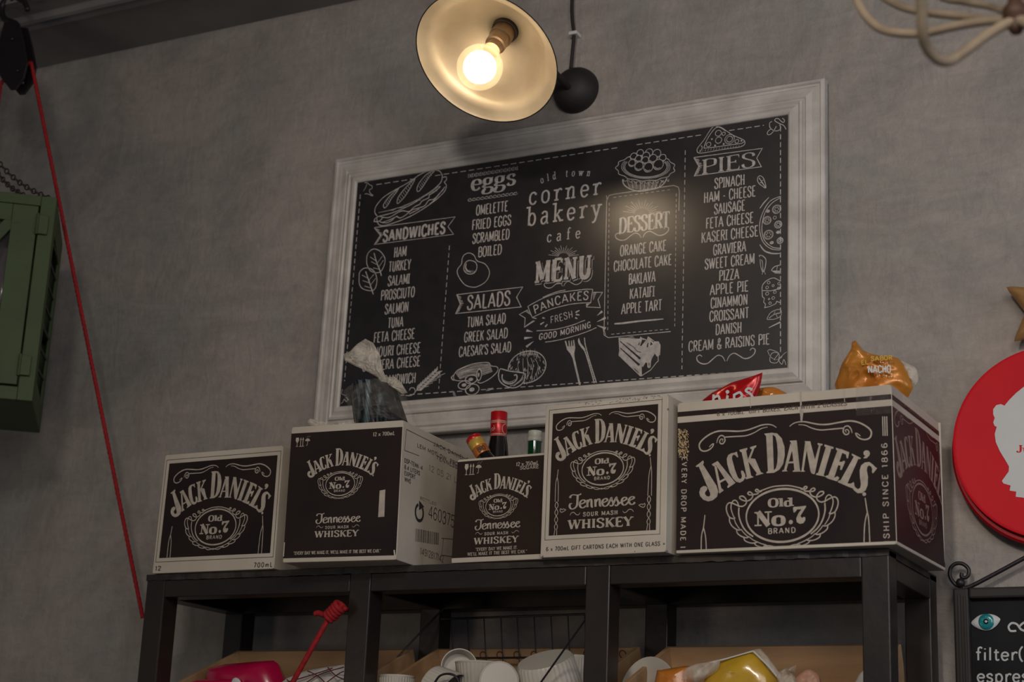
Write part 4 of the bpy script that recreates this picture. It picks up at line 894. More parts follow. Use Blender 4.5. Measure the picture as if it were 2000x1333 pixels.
for i in range(8): ink.stroke(q((1320, 275+i*16), (1375-i*6, 275+i*14)), .0010); ink.stroke(q((1215, 450+i*7), (1265-i*7, 448+i*6)), .0009)
mput(ink, 'pancakes_ribbon')
def arctext(t, P, hp, name, thin, thick=None, slant=0, track=14):
    P = q(*P); c = cr(P, 10); ds = [0]
    for i in range(1, len(c)): ds.append(ds[-1]+math.dist(c[i], c[i-1]))
    def f(p):
        s = min(max(p[0], 0), ds[-1]-1e-6); i = max(j for j in range(len(ds)-1) if ds[j] <= s); t_ = (s-ds[i])/(ds[i+1]-ds[i]); a, b = c[i], c[i+1]; l = math.dist(a, b); tx, ty = (b[0]-a[0])/l, (b[1]-a[1])/l
        return (a[0]+(b[0]-a[0])*t_-ty*p[1], a[1]+(b[1]-a[1])*t_+tx*p[1])
    ink = mk(); ink.text(t, ds[-1]/2, 0, ds[-1], hp, thin, thick, f=f, slant=slant, track=track, jit=.04); mput(ink, name)
arctext('PANCAKES', ((368, 612), (520, 545), (680, 480), (860, 430), (1050, 395), (1240, 380)), .0185, 'pancakes_lettering', .13, .14)
arctext('FRESH', ((625, 765), (740, 742), (860, 705), (995, 665)), .0150, 'fresh_lettering', .10, .11)
arctext('GOOD MORNING', ((435, 1030), (620, 1005), (800, 965), (1000, 915), (1150, 870), (1285, 828)), .0125, 'good_morning_lettering', .16, .18, .12)
ink = mk()
for p in (((495, 675), (535, 685)), ((460, 785), (525, 745)), ((540, 825), (578, 780)), ((1035, 590), (1100, 555)), ((1040, 622), (1100, 632)), ((1030, 672), (1065, 692)), ):
    a, b = q(*p); ink.stroke([(*a, .0035), (*b, .0018)], 0)
for p in (((1470, 570), (1385, 640)), ((1525, 675), (1385, 742)), ((1525, 850), (1385, 800)), ((235, 882), (335, 905)), ((200, 1010), (335, 995)), ((232, 1150), (352, 1060))):
    a, b = q(*p); ink.stroke([(*a, .0058), (*b, .0008)], 0)
mput(ink, 'accent_dashes')
# baguette (crop 710, 310, scale 7.842)
q = lambda *p: m2(p, 710, 310, 7.842); ink = mk()
for p in (((210, 880), (175, 830), (180, 760), (220, 690), (300, 600), (400, 530), (540, 450), (640, 395), (760, 320), (840, 260), (930, 212)), ((930, 212), (1010, 190), (1090, 180), (1160, 190), (1200, 240), (1205, 300), (1180, 370), (1100, 450), (1000, 530), (880, 610), (760, 690), (620, 760), (500, 810), (380, 850), (250, 880)),
          ((1215, 290), (1265, 280), (1270, 330), (1240, 360), (1270, 410), (1250, 490), (1190, 560), (1100, 640), (960, 740), (800, 840), (640, 920), (480, 980), (350, 1020), (260, 1025), (215, 980), (205, 910)),
          ((160, 965), (180, 920), (240, 885), (300, 900), (380, 905), (440, 880), (520, 830), (600, 800), (700, 810), (780, 740), (860, 700), (900, 650), (1000, 600), (1010, 560), (1100, 500), (1180, 430)),
          ((160, 965), (240, 960), (300, 900)), ((250, 970), (350, 985), (430, 950), (500, 890), (560, 910), (640, 870), (740, 790), (840, 760), (940, 720), (1000, 640), (1080, 620), (1160, 540), (1230, 470)), ((300, 975), (420, 930), (520, 880)), ((700, 850), (800, 800), (860, 770)), ((1010, 700), (1080, 640), (1180, 520), (1250, 430))): ink.stroke(q(*p), .0021, smooth=True)
for p in (((310, 740), (310, 700), (370, 610), (450, 530), (540, 455), (500, 520), (430, 610), (380, 700), (330, 755)), ((515, 680), (530, 600), (600, 500), (690, 400), (785, 320), (740, 410), (680, 510), (620, 600), (540, 680)), ((820, 490), (830, 420), (880, 340), (970, 240), (1090, 185), (1010, 270), (950, 370), (880, 470), (840, 505))): ink.stroke(q(*p), .0019, smooth=True, closed=True)
random.seed(5)
for (x0_, y0_, x1_, y1_) in ((340, 690, 500, 490), (550, 640, 740, 370), (860, 440, 1030, 240)):
    for i in range(9): t_ = i/8; x, y = x0_+(x1_-x0_)*t_, y0_+(y1_-y0_)*t_; ink.stroke(q((x-16, y-22), (x+18, y+24)), .0009)
for i in range(34): t_ = i/33; x, y = 230+t_*900, 850-t_*400-70*math.sin(t_*PI)*-.9; l_ = 50+random.random()*60; ink.stroke(q((x, y-20), (x+l_, y-26-random.random()*14)), .0009)
mput(ink, 'baguette_drawing')
# leaves (crop 600, 450, scale 3.252)
def leaf(pts, mid, veins, bx, by, s, lw=.0017, name='leaf_drawing'):
    ink = mk(); ink.stroke(m2(pts, bx, by, s), lw, smooth=True, closed=True); ink.stroke(m2(mid, bx, by, s), lw*1.3, smooth=True)
    for v in veins: ink.stroke(m2(v, bx, by, s), lw*.7)
    mput(ink, name)
leaf([(378, 200), (385, 150), (420, 120), (465, 135), (495, 185), (480, 245), (450, 270), (405, 260), (385, 230)], [(425, 145), (440, 200), (460, 250), (472, 290)], [((455, 235), (485, 190)), ((450, 222), (408, 200)), ((445, 210), (478, 165)), ((438, 195), (400, 170)), ((458, 248), (420, 240))], 600, 450, 3.252, .0020)
leaf([(330, 310), (335, 265), (370, 240), (420, 255), (443, 310), (432, 370), (400, 385), (350, 370), (332, 340)], [(372, 262), (388, 310), (405, 360), (420, 408)], [((402, 350), (436, 305)), ((396, 335), (352, 320)), ((390, 320), (425, 280)), ((384, 305), (348, 285)), ((408, 368), (365, 355))], 600, 450, 3.252, .0020)
leaf([(65, 30), (80, 12), (105, 30), (120, 90), (90, 75), (70, 55)], [(75, 25), (95, 55), (118, 88)], [((90, 45), (105, 40)), ((95, 58), (80, 55))], 1460, 340, 3.333, .0016)
leaf([(128, 945), (150, 905), (190, 885), (218, 888), (216, 925), (180, 945), (150, 948)], [(140, 940), (175, 915), (216, 905)], [((170, 918), (180, 895)), ((185, 912), (195, 935))], 1460, 340, 3.333, .0014)
# egg
q = lambda *p: m2(p, 600, 450, 3.252); ink = mk()
ink.stroke(q((1000, 155), (1030, 145), (1060, 160), (1080, 195), (1130, 215), (1158, 265), (1140, 320), (1090, 355), (1050, 362), (1000, 345), (960, 290), (955, 250), (980, 215), (985, 180)), .0018, smooth=True, closed=True)
ink.stroke(q((1035, 192), (1070, 205), (1078, 240), (1060, 272), (1025, 278), (998, 258), (998, 222), (1012, 200)), .0019, smooth=True, closed=True); ink.stroke(q((1012, 212), (1006, 235), (1018, 258), (1040, 266)), .0030, smooth=True, taper=.7)
for i in range(7): ink.stroke(q((1000+i*9, 262+i*2), (1014+i*9, 250+i*1.5)), .0008)
mput(ink, 'egg_drawing')
# wheat ear
ink = mk(); ink.stroke(q((625, 1050), (660, 1050), (685, 1030), (680, 1005), (658, 1003), (650, 1018)), .0019, smooth=True); ink.stroke(q((680, 1035), (730, 980), (800, 915)), .0016)
for i in range(9):
    t_ = i/8; x, y = 695+120*t_, 1018-112*t_
    for dx, dy in ((4, -26), (34, 2)): ink.stroke([(*p, w__) for p, w__ in zip(q((x, y), (x+dx*.6+6, y+dy*.6-6), (x+dx+10, y+dy-14)), (.0012, .0052, .0008))], 0)
for i in range(5): x = 720+i*26; ink.stroke(q((x, 1005-i*18), (x+52, 1010-i*20-20)), .0014)
mput(ink, 'wheat_drawing')
# courgette, tomato (crop 860, 680, scale 9.09)
q = lambda *p: m2(p, 860, 680, 9.09); ink = mk()
ink.stroke(q((195, 520), (240, 480), (290, 410), (400, 350), (560, 290), (740, 262), (860, 265), (905, 320), (1000, 335), (1025, 380), (980, 460), (860, 560), (720, 625), (660, 600)), .0019, smooth=True); ink.stroke(q((250, 575), (215, 560), (195, 520)), .0026, smooth=True); ink.stroke(q((240, 480), (245, 560), (320, 585), (400, 580)), .0017, smooth=True)
for i in range(9):
    k_ = i/8; ink.stroke(q((262+10*i, 440+14*i), (420+12*i, 355+17*i+10*math.sin(i)), (640+8*i, 300+24*i), (880+6*i, 290+16*i)), .0012+.0006*(i % 2), smooth=True)
for c_, rx_, ry_ in (((550, 560), 105, 75), ((690, 480), 42, 100), ((430, 660), 110, 75), ((570, 740), 120, 95)):
    P0, P1, P2 = q(c_, (c_[0]+rx_, c_[1]), (c_[0], c_[1]-ry_)); rx2, ry2 = math.dist(P0, P1), math.dist(P0, P2)
    ink2 = mk(); ink2.h = .00055; ink2.dot(P0, rx2*.98, 18, ry2*.98); ink2.build('slice_ground', 'board', menu)
    ink.h = .0007; ink.ring(P0, rx2, ry2, .0022, 20); ink.dot((P0[0]-.001, P0[1]), rx2*.4, 10, ry2*.4); ink.h = .00035
mput(ink, 'courgette_drawing')
ink = mk(); tc_ = q((1540, 340))[0]; tr = math.dist(tc_, q((1880, 340))[0]); th = math.dist(tc_, q((1540, 630))[0])
ink.ring(tc_, tr*.98, th*.98, .0022, 36)
for i in range(150):
    a = random.random()*2*PI; r_ = random.random()**.5*.93
    if a < PI*.95 and a > .1 and r_ < .75 and random.random() < .8: continue
    x, y = tc_[0]+tr*r_*math.cos(a), tc_[1]+th*r_*math.sin(a); l_ = .0035+random.random()*.003; dx = (x-tc_[0])/tr
    ink.stroke([(x, y), (x+l_*.35*dx, y-l_)], .0011)
for i in range(9): ink.stroke(q((1430+i*34, 130), (1420+i*36+10*math.sin(i*2), 60-35*(i % 2)-10), (1450+i*34, 130)), .0014)
for k_ in range(5): ink.stroke(q((1400+70*k_, 170+10*abs(k_-2)), (1380+90*k_, 330), (1440+55*k_, 560)), .0010, smooth=True)
mput(ink, 'tomato_drawing')
ink2 = mk(); ink2.h = .0006; ink2.poly(q((1060, 385), (1090, 372), (1460, 440), (1505, 490), (1480, 600), (1400, 680), (1280, 712), (1150, 670), (1060, 590), (1035, 480))); ink2.build('slice_ground', 'board', menu)
ink = mk(); ink.h = .0008; ink.stroke(q((1060, 385), (1090, 375), (1240, 415), (1470, 445), (1505, 490), (1480, 600), (1400, 680), (1280, 712), (1150, 670), (1060, 590), (1035, 480)), .0024, smooth=True, closed=True); ink.stroke(q((1105, 470), (1100, 540), (1140, 610), (1240, 640), (1330, 600), (1365, 530), (1350, 480), (1310, 490)), .0030, smooth=True); ink.stroke(q((1480, 470), (1420, 580), (1330, 650), (1240, 680)), .0014, smooth=True)
for i in range(9): ink.stroke(q((1300+i*20, 690-i*14), (1340+i*17, 640-i*15)), .0009); ink.dot(q((1120+i*26, 570+40*math.sin(i/8*PI)))[0], .0014, 7)
mput(ink, 'tomato_slice_drawing')
ink = mk(); ink.poly(q((805, 770), (840, 715), (900, 715), (940, 700), (910, 745), (850, 768))); ink.poly(q((205, 750), (260, 790), (285, 860), (230, 850), (222, 800))); mput(ink, 'herb_drawing', 'chalkdim')
# cutlery (crop 1000, 540, 8.33)
q = lambda *p: m2(p, 1000, 540, 8.33); ink = mk()
ink.poly(q((860, 1055), (895, 1195), (950, 1260), (985, 1333), (1090, 1770), (1120, 1770), (1020, 1333), (1015, 1250), (1030, 1160), (1010, 1035), (995, 1040), (1000, 1130), (985, 1140), (975, 1045), (962, 1048), (962, 1140), (948, 1145), (935, 1048), (918, 1050), (925, 1140), (905, 1140), (880, 1050)))
ink.stroke(q((1090, 1010), (1085, 1070), (1130, 1150), (1180, 1210), (1215, 1300), (1245, 1400), (1290, 1560), (1340, 1740)), .0024, smooth=True); ink.stroke(q((1180, 1000), (1190, 1100), (1215, 1200), (1250, 1330), (1320, 1560), (1375, 1735)), .0022, smooth=True)
for i in range(14): ink.stroke(q((1180+i*11, 1215+i*36), (1205+i*11, 1190+i*36)), .0012)
ink.poly(q((1090, 1010), (1120, 1090), (1190, 1180), (1180, 1210), (1130, 1150), (1085, 1070)))
mput(ink, 'cutlery_drawing', 'chalk')
# tart (crop 1180, 260, 9.52)
q = lambda *p: m2(p, 1180, 260, 9.52); ink = mk()
sc_ = []
for i in range(26):
    a = 2*PI*i/26; r_ = 1+.035*(1 if i % 2 else -1); sc_.append((770+540*r_*math.cos(a), 650-(240*r_)*math.sin(a)))
ink.stroke(q(*sc_), .0016, smooth=True, closed=True)
for k_ in (1, .93, .87): ink.stroke(q(*[(775+450*k_*math.cos(a), 630+215*k_*math.sin(a)) for a in [math.radians(x) for x in range(-30, 215, 12)]]), .0012, smooth=True)
ink.stroke(q((345, 870), (370, 960), (480, 1040), (650, 1085), (830, 1060), (1000, 1020), (1110, 940), (1170, 840)), .0026, smooth=True)
for i in range(9): ink.stroke(q((345+i*100, 860+40*math.sin(i/8*PI)), (395+i*100, 900+45*math.sin(i/8*PI)), (440+i*95, 860+45*math.sin(i/8*PI))), .0012, smooth=True); ink.stroke(q((430+i*82, 880+30*math.sin(i/8*PI)), (470+i*68, 1010+50*math.sin(i/8*PI))), .0014)
for i in range(26): x = 480+i*20; ink.stroke(q((x, 940+30*math.sin(i)), (x+6, 1040+10*math.sin(i/25*PI))), .0007)
mput(ink, 'tart_drawing')
for j, (x, y, r_) in enumerate(((670, 375, 62), (835, 370, 70), (980, 385, 75), (1090, 465, 62), (550, 440, 62), (780, 430, 68), (640, 480, 58), (520, 560, 62), (910, 480, 74), (765, 510, 64), (650, 620, 76), (1010, 590, 92), (825, 640, 84))):
    c0, c1 = q((x, y), (x+r_, y)); R_ = math.dist(c0, c1); g_ = mk(); g_.h = .0005+j*.00006; g_.dot(c0, R_, 16, R_*1.05); g_.build('berry_ground', 'board', menu)
    ink = mk(); ink.h = .00052+j*.00006; ink.ring(c0, R_, R_*1.05, .0015, 18); ink.stroke([(c0[0]+R_*.75*math.cos(a), c0[1]+R_*.78*math.sin(a)) for a in (3.5, 4.0, 4.7, 5.3)], .0016, smooth=True); mput(ink, 'berry_drawing')
# pizza slice (crop 1340, 230, 9.52)
q = lambda *p: m2(p, 1340, 230, 9.52); ink = mk()
for p in (((500, 170), (430, 260), (330, 420), (220, 560), (205, 620), (250, 660), (420, 640), (700, 590), (1000, 545), (1085, 500), (1090, 440), (1040, 400), (880, 330), (740, 240), (650, 180), (560, 170)), ((330, 570), (560, 545), (800, 510), (1020, 480), (1085, 440)), ((330, 560), (380, 430), (450, 310), (540, 200), (620, 180), (740, 250)), ((260, 640), (300, 560), (280, 520))): ink.stroke(q(*p), .0016, smooth=True)
for x, y, r_ in ((420, 500, 42), (605, 420, 58), (810, 400, 88), (810, 400, 55), (600, 290, 55), (700, 300, 30), (945, 440, 35)): c0, c1 = q((x, y), (x+r_, y)); ink.ring(c0, math.dist(c0, c1), math.dist(c0, c1), .0014, 16)
for i in range(16): ink.stroke(q((250+i*52, 640-i*7), (262+i*52, 600-i*6)), .0008)
for x, y in ((480, 400), (540, 520), (700, 490), (1030, 430)): ink.dot(q((x, y))[0], .0022, 8)
mput(ink, 'pizza_slice_drawing')
# right edge: round pizza, chilli, mushroom, cheese (crop 1460, 340, 3.333)
q = lambda *p: m2(p, 1460, 340, 3.333); ink = mk()
for p in (((218, 145), (150, 175), (105, 240), (80, 320), (85, 400), (110, 455), (160, 490), (215, 495)), ((215, 155), (160, 190), (115, 250), (95, 330), (98, 400), (120, 445), (165, 478), (215, 485))): ink.stroke(q(*p), .0017, smooth=True)
ink.stroke(q((80, 460), (110, 500), (160, 518), (215, 518)), .0032, smooth=True, taper=.6); ink.stroke(q((80, 225), (105, 190), (140, 152)), .0028, taper=.6)
for x, y, r_ in ((190, 230, 28), (128, 303, 26), (137, 396, 30), (200, 330, 24), (212, 435, 20), (178, 285, 10)):
    c0, c1 = q((x, y), (x+r_, y)); R_ = math.dist(c0, c1); ink.ring(c0, R_, R_, .0013, 16)
    if r_ > 15:
        ink.ring(c0, R_*.8, R_*.8, .0008, 14)
        for a in range(6): ink.dot((c0[0]+R_*.45*math.cos(a), c0[1]+R_*.45*math.sin(a)), .0014, 6)
for x, y in ((133, 243), (158, 448), (200, 380)): ink.dot(q((x, y))[0], .0045, 10, .0035)
mput(ink, 'round_pizza_drawing')
ink = mk(); ink.stroke(q((80, 540), (78, 530), (100, 535), (120, 560), (115, 610), (105, 640)), .0018, smooth=True); ink.stroke(q((82, 555), (86, 600), (100, 640), (97, 575), (90, 560)), .0014, smooth=True); ink.stroke(q((95, 655), (105, 625), (118, 655)), .0012); mput(ink, 'chilli_drawing')
ink = mk(); ink.stroke(q((155, 630), (175, 605), (218, 592)), .0018, smooth=True); ink.poly(q((155, 630), (218, 630), (218, 650), (180, 648))); ink.stroke(q((195, 600), (190, 630)), .001); mput(ink, 'mushroom_drawing')
ink = mk(); ink.stroke(q((95, 760), (98, 725), (125, 695), (165, 678), (190, 685), (215, 700)), .0017, smooth=True); ink.stroke(q((95, 760), (150, 762), (190, 752), (215, 740)), .0017); ink.stroke(q((95, 760), (97, 800), (110, 810), (105, 835), (118, 850), (112, 872), (150, 862), (185, 845), (190, 830), (216, 840)), .0017)
for x, y, r_ in ((138, 708, 9), (167, 728, 7), (128, 740, 9), (128, 780, 10), (178, 770, 9), (168, 808, 9), (140, 815, 5), (147, 842, 8), (205, 715, 8), (203, 745, 8)): c0, c1 = q((x, y), (x+r_, y)); ink.ring(c0, math.dist(c0, c1), math.dist(c0, c1), .0012, 12)
mput(ink, 'cheese_drawing'); ink = mk(); a, b = q((138, 1002), (215, 965)); ink.stroke([(*a, .0015), (*b, .0035)], 0); mput(ink, 'accent_dashes')
# corner flourishes
def squig(pts, bx, by, s, w_=.0013):
    ink = mk(); ink.stroke(m2(pts, bx, by, s), w_, smooth=True); mput(ink, 'corner_flourish', 'chalk')
squig([(135, 1150), (150, 1145), (200, 1165), (205, 1200), (190, 1230), (150, 1225), (148, 1190), (165, 1165), (200, 1170), (175, 1210), (215, 1200), (225, 1185), (205, 1215), (225, 1240), (235, 1210), (245, 1225), (250, 1245)], 1460, 340, 3.333, .0014)
squig([(130, 1150), (150, 1190), (190, 1210), (240, 1170), (255, 1160)], 1460, 340, 3.333, .0011)
squig([(1860, 220), (1820, 150), (1760, 120), (1680, 80), (1650, 50), (1670, 20), (1720, 20), (1760, 60), (1810, 90), (1830, 50), (1790, 10)], 1340, 230, 9.52, .0017); squig([(1600, 70), (1555, 100), (1560, 180), (1620, 235), (1700, 245), (1760, 200), (1740, 130)], 1340, 230, 9.52, .0017); squig([(1580, 210), (1520, 260), (1515, 310), (1560, 315), (1620, 260), (1680, 160)], 1340, 230, 9.52, .0017)
squig([(20, 370), (60, 370), (90, 400), (130, 420), (130, 460), (90, 480), (110, 540), (145, 560), (130, 570), (60, 540), (20, 545)], 710, 310, 7.842, .0015); squig([(0, 500), (40, 430), (55, 370)], 710, 310, 7.842, .0012)
squig([(215, 1100), (225, 1095), (235, 1075), (250, 1090), (258, 1070), (245, 1060), (265, 1080)], 600, 450, 3.252, .0015); squig([(225, 1010), (220, 1040), (250, 1052)], 600, 450, 3.252, .0011)
# cake slice (crop 1180, 640, 12.115)
q = lambda *p: m2(p, 1180, 640, 12.115); ink = mk()
ink.poly(q((340, 240), (520, 245), (840, 270), (860, 215), (910, 250), (1010, 290), (1035, 210), (1090, 245), (1200, 330), (1290, 330), (1335, 420), (1325, 650), (1275, 690), (1240, 680), (1200, 620), (1150, 700), (1110, 790), (1100, 940), (1060, 970), (1025, 940), (1015, 840), (985, 830), (960, 870), (925, 930), (890, 935), (895, 1150), (855, 1160), (340, 665), (358, 540)))
ink.stroke(q((880, 1150), (1100, 1010), (1240, 830), (1280, 800), (1278, 680)), .0017, smooth=False); ink.poly(q((530, 235), (660, 212), (725, 235)))
mput(ink, 'cake_drawing')
ink = mk(); ink.h = .0006; J = lambda a, b, n, w0, w1: ink.stroke([(*p, w0+(w1-w0)*i/n+.0008*(i % 2)) for i, p in enumerate(q(*[(a[0]+(b[0]-a[0])*i/n, a[1]+(b[1]-a[1])*i/n) for i in range(n+1)]))], 0)
J((375, 325), (860, 745), 16, .0012, .0040); J((380, 485), (835, 895), 16, .0012, .0042)
ink.stroke(q((545, 365), (700, 470), (780, 560), (880, 590)), .0012, smooth=True); ink.stroke(q((710, 970), (820, 1080)), .0014); ink.poly(q((905, 290), (990, 300), (880, 440), (850, 440))); ink.poly(q((850, 330), (830, 420), (805, 410))); ink.poly(q((1105, 340), (1155, 400), (1090, 430))); ink.poly(q((1090, 275), (1190, 340), (1170, 350))); ink.poly(q((1030, 370), (1050, 370), (1040, 470), (1005, 470))); ink.poly(q((1055, 840), (1075, 850), (1070, 920), (1060, 920)))
ink.stroke(q((870, 440), (905, 290)), .0008)
ink.build('cake_layers', 'board', menu)
# ------------------------------------------------------------------ wall lamp
LC = Vector((.2153, -.415, 1.0057)); LK = .972; LN = Vector((-.066, -.571, -.818)).normalized(); LT = frameM(LC, LN) @ Matrix.Scale(LK, 4)
lamp = thing('wall_lamp', 'black wall lamp with wide gold-lined shade and round glowing bulb above the menu', 'lamp', (.218, 0, 1.108))
k = .157/.155
pr = [(.026, -.118), (.030, -.112), (.042, -.108), (.062, -.100), (.084, -.086), (.103, -.066), (.115, -.046), (.122, -.030), (.128, -.021), (.140, -.012), (.150, -.005), (.1545, 0)]
MB().lathe([(r, z) for r, z in pr], LT, 72).build('shade_lining', 'brass', lamp, smooth='all')
MB().lathe([(r+.002, z-.0022) for r, z in pr[:-1]]+[(.1565, -.001), (.1568, .0008), (.1545, .0002)], LT, 72).build('shade', 'lampblack', lamp, smooth='all')
MB().lathe([(.0, -.150), (.02, -.150), (.027, -.143), (.030, -.118), (.028, -.105), (.0, -.105)], LT, 32).build('shade_neck', 'lampblack', lamp, smooth=True)
MB().lathe([(.024, -.110), (.0245, -.080), (.022, -.078), (.022, -.052), (.018, -.050), (.018, -.032), (0, -.032)], LT, 32).build('socket', 'socket', lamp, smooth=True)
bc = .031; br = .0475
prb = [(.0165, -.036), (.018, -.026)]+[(br*math.sin(a), bc+.004-br*math.cos(a)) for a in [math.radians(d) for d in range(26, 181, 7)]]
MB().lathe(prb, LT, 48, cap1=True).build('bulb', 'bulb', lamp, smooth='all')
MB().lathe([(.034*math.sin(math.radians(a)), bc+.004-.034*math.cos(math.radians(a))) for a in range(4, 181, 16)], LT, 24).build('diffuser', 'glow', lamp, smooth='all')
CT = frameM((.2180, 0, 1.108), (0, -1, 0))
MB().lathe([(.0535, 0), (.0535, .006), (.052, .014), (.046, .026), (.036, .036), (.022, .043), (.0, .045)], CT, 40).build('canopy', 'lampblack', lamp, smooth='all')
ap = LC-LN*.140
arm = cr([(.217, -.030, 1.100), (.219, -.12, 1.104), (.223, -.23, 1.118), tuple(ap-LN*.035+Vector((0, 0, .008))), tuple(ap)], 8)
MB().tube(arm, .0075, 12).build('arm', 'lampblack', lamp, smooth='all')
cb = [tuple(at(*p, y=-.018)) for p in ((1115, 134), (1117, 114), (1119, 92), (1121, 68), (1118, 40), (1117, 12), (1120, -20))]+[(.226, -.018, 1.36), (.224, -.018, 1.452)]
MB().tube(cr(cb, 6), .0042, 8).build('cord', 'lampblack', lamp, smooth='all')
p = at(1121, 66, y=-.018); MB().box(p.x-.010, p.x+.010, -.026, 0, p.z-.004, p.z+.004).build('cord_clip', 'whitepl', lamp, bevel=.0015)
# ------------------------------------------------------------------ red rope, pulley, hanging green cabinet
PT = at(61, 122, y=-.33); PB = at(279, 1208, y=-.13)
pul = thing('pulley_block', 'black pulley block on a hook under the ceiling, red rope over its wheel', 'pulley', (PT.x-.03, -.33, PT.z))
pc = at(36, 128, y=-.33)
ol = [(at(u, v, y=-.33).x-pc.x, at(u, v, y=-.33).z-pc.z) for u, v in ((18, 48), (46, 50), (56, 88), (63, 128), (56, 158), (40, 180), (30, 181), (12, 158), (2, 128), (8, 85))]
for dy in (-.018, .012):
    b = MB().prism([(x+pc.x, z+pc.z) for x, z in ol], -.33+dy, -.33+dy+.006); b.build('cheek_plate', 'iron', pul, bevel=.0015)
wc = at(34, 138, y=-.33)
MB().lathe([(.0, -.010), (.024, -.010), (.024, -.007), (.017, 0), (.024, .007), (.024, .010), (0, .010)], frameM(wc, (0, 1, 0)), 28).build('wheel', 'iron', pul, smooth=True)
for u, v in ((45, 162), (34, 138), (24, 76)):
    q = at(u, v, y=-.35); MB().lathe([(.0, -.004), (.003, -.004), (.005, -.001), (.005, .0)], frameM(q, (0, 1, 0)), 12).build('bolt', 'steel', pul, smooth='all')
hk = [tuple(at(u, v, y=-.33)) for u, v in ((32, 58), (30, 46), (8, 36), (4, 12), (22, -6), (46, 2), (54, 20))]
MB().tube(cr(hk, 6), [.008]*30+[.007]*7, 10).build('hook', 'iron', pul, smooth='all')
top = at(26, -6, y=-.33); MB().tube([(top.x, -.33, top.z-.012), (top.x, -.33, 1.46)], .006, 8).build('hanger', 'iron', pul)
rr = .0046
over = [wc+Vector((.022*math.cos(a), 0, .022*math.sin(a))) for a in [math.radians(d) for d in range(0, 181, 20)]]
path = [PB+(PT-PB)*t for t in [i/30 for i in range(31)]]+over[1:]
path += [at(u, v, y=-.33) for u, v in ((1, 165), (-8, 240), (-24, 330))]
def rope(name, label, path, r, grp=None):
    fine = []
    for i in range(len(path)-1):
        a, b = Vector(path[i]), Vector(path[i+1]); n = max(1, int((b-a).length/.004))
        fine += [a.lerp(b, k/n) for k in range(n)]
    fine.append(Vector(path[-1])); b = MB(); m = len(fine); S_ = 9; vs = []; up = None; acc = 0
    for i, p in enumerate(fine):
        t = (fine[min(i+1, m-1)]-fine[max(i-1, 0)]).normalized()
        up = t.orthogonal().normalized() if up is None else (up-t*up.dot(t)).normalized(); sd = t.cross(up)
        acc += .004/.011
        for k in range(S_):
            an = 2*PI*k/S_; rad = r*(1+.12*math.cos(3*(an-acc*2))); vs.append(p+(up*math.cos(an)+sd*math.sin(an))*rad)
    b.add(vs, [(i*S_+k, i*S_+(k+1) % S_, (i+1)*S_+(k+1) % S_, (i+1)*S_+k) for i in range(m-1) for k in range(S_)]+[tuple(range(S_)), tuple(range((m-1)*S_, m*S_))])
    o = b.build(name, 'rope', None, smooth='all'); return tag(o, label, 'rope')
rope('rope', 'long taut red rope running down the wall from the pulley', path, rr)
# knot on the shelf post and the strand leaving it
KY = -.385
kp = lambda u, v, y=KY: at(u, v, y=y)
knot = thing('knotted_rope', 'red rope knotted at the shelf post and slanting down in front of the crimson tub', 'rope', kp(655, 1195))
loopc = kp(657, 1190)
b = MB(); pts = []
ax = (kp(668, 1178)-kp(640, 1208)).normalized(); sd = ax.cross(Vector((0, -1, 0))).normalized()
for i in range(86):
    t = i/85; an = t*5*2*PI; c0 = kp(642, 1207).lerp(kp(666, 1182), t)
    pts.append(c0+(sd*math.cos(an)+Vector((0, -1, 0))*math.sin(an))*.0105)
b.tube(pts, .0048, 8); b.build('knot', 'rope', knot, smooth='all')
MB().tube(cr([tuple(kp(648, 1200)), tuple(kp(634, 1202)), tuple(kp(622, 1198)), tuple(kp(615, 1200))], 6), [.0055]*19, 8).build('loose_end', 'rope', knot, smooth='all')
e = [kp(642, 1207), kp(639, 1214, -.388), kp(572, 1333, -.388), kp(520, 1425, -.388), Vector((kp(500, 1460).x, -.372, -.418))]
MB().tube([tuple(x) for x in e], .0052, 10).build('strand', 'rope', knot, smooth='all')
wr = [Vector((-.0588-.006, YF-.006, loopc.z+.002)), Vector((-.0588+PW+.006, YF-.006, loopc.z+.004)), Vector((-.0588+PW+.006, YF+PW+.006, loopc.z+.004)), Vector((-.0588-.006, YF+PW+.006, loopc.z+.002))]
MB().tube([kp(662, 1186), wr[0], wr[3]+Vector((0, 0, .004))], .0045, 8).build('lashing', 'rope', knot, smooth='all')
# green cabinet
GA = .69; GO = at(63, 784, y=-.40); GO = Vector((GO.x, GO.y, GO.z)); GH = .478; GW = .42; GD = .337
cab = thing('green_cabinet', 'green painted metal cabinet with glazed cross-braced door hanging on chains', 'cabinet', GO, GA)
sf = .034
L_ = lambda nm, q, m='green', bv=.0015: MB().box(*q).build(nm, m, cab, local=True, bevel=bv)
L_('frame_stile', (-sf, 0, 0, .02, 0, GH)); L_('frame_stile', (-GW, -GW+sf, 0, .02, 0, GH))
L_('frame_rail', (-GW+sf, -sf, 0, .02, 0, .030)); L_('frame_rail', (-GW+sf, -sf, 0, .02, GH-.024, GH))
L_('top_panel', (-GW, 0, .02, GD, GH-.004, GH)); L_('base_panel', (-GW, 0, .02, GD, 0, .004)); L_('back_panel', (-GW, 0, GD-.004, GD, .004, GH-.004)); L_('side_panel', (-GW, -GW+.004, .02, GD-.004, .004, GH-.004))
L_('side_stile', (-.006, 0, .02, .06, .004, GH-.004)); L_('side_stile', (-.006, 0, GD-.05, GD-.004, .004, GH-.004)); L_('side_rail', (-.006, 0, .06, GD-.05, .004, .06)); L_('side_rail', (-.006, 0, .06, GD-.05, GH-.07, GH-.004))
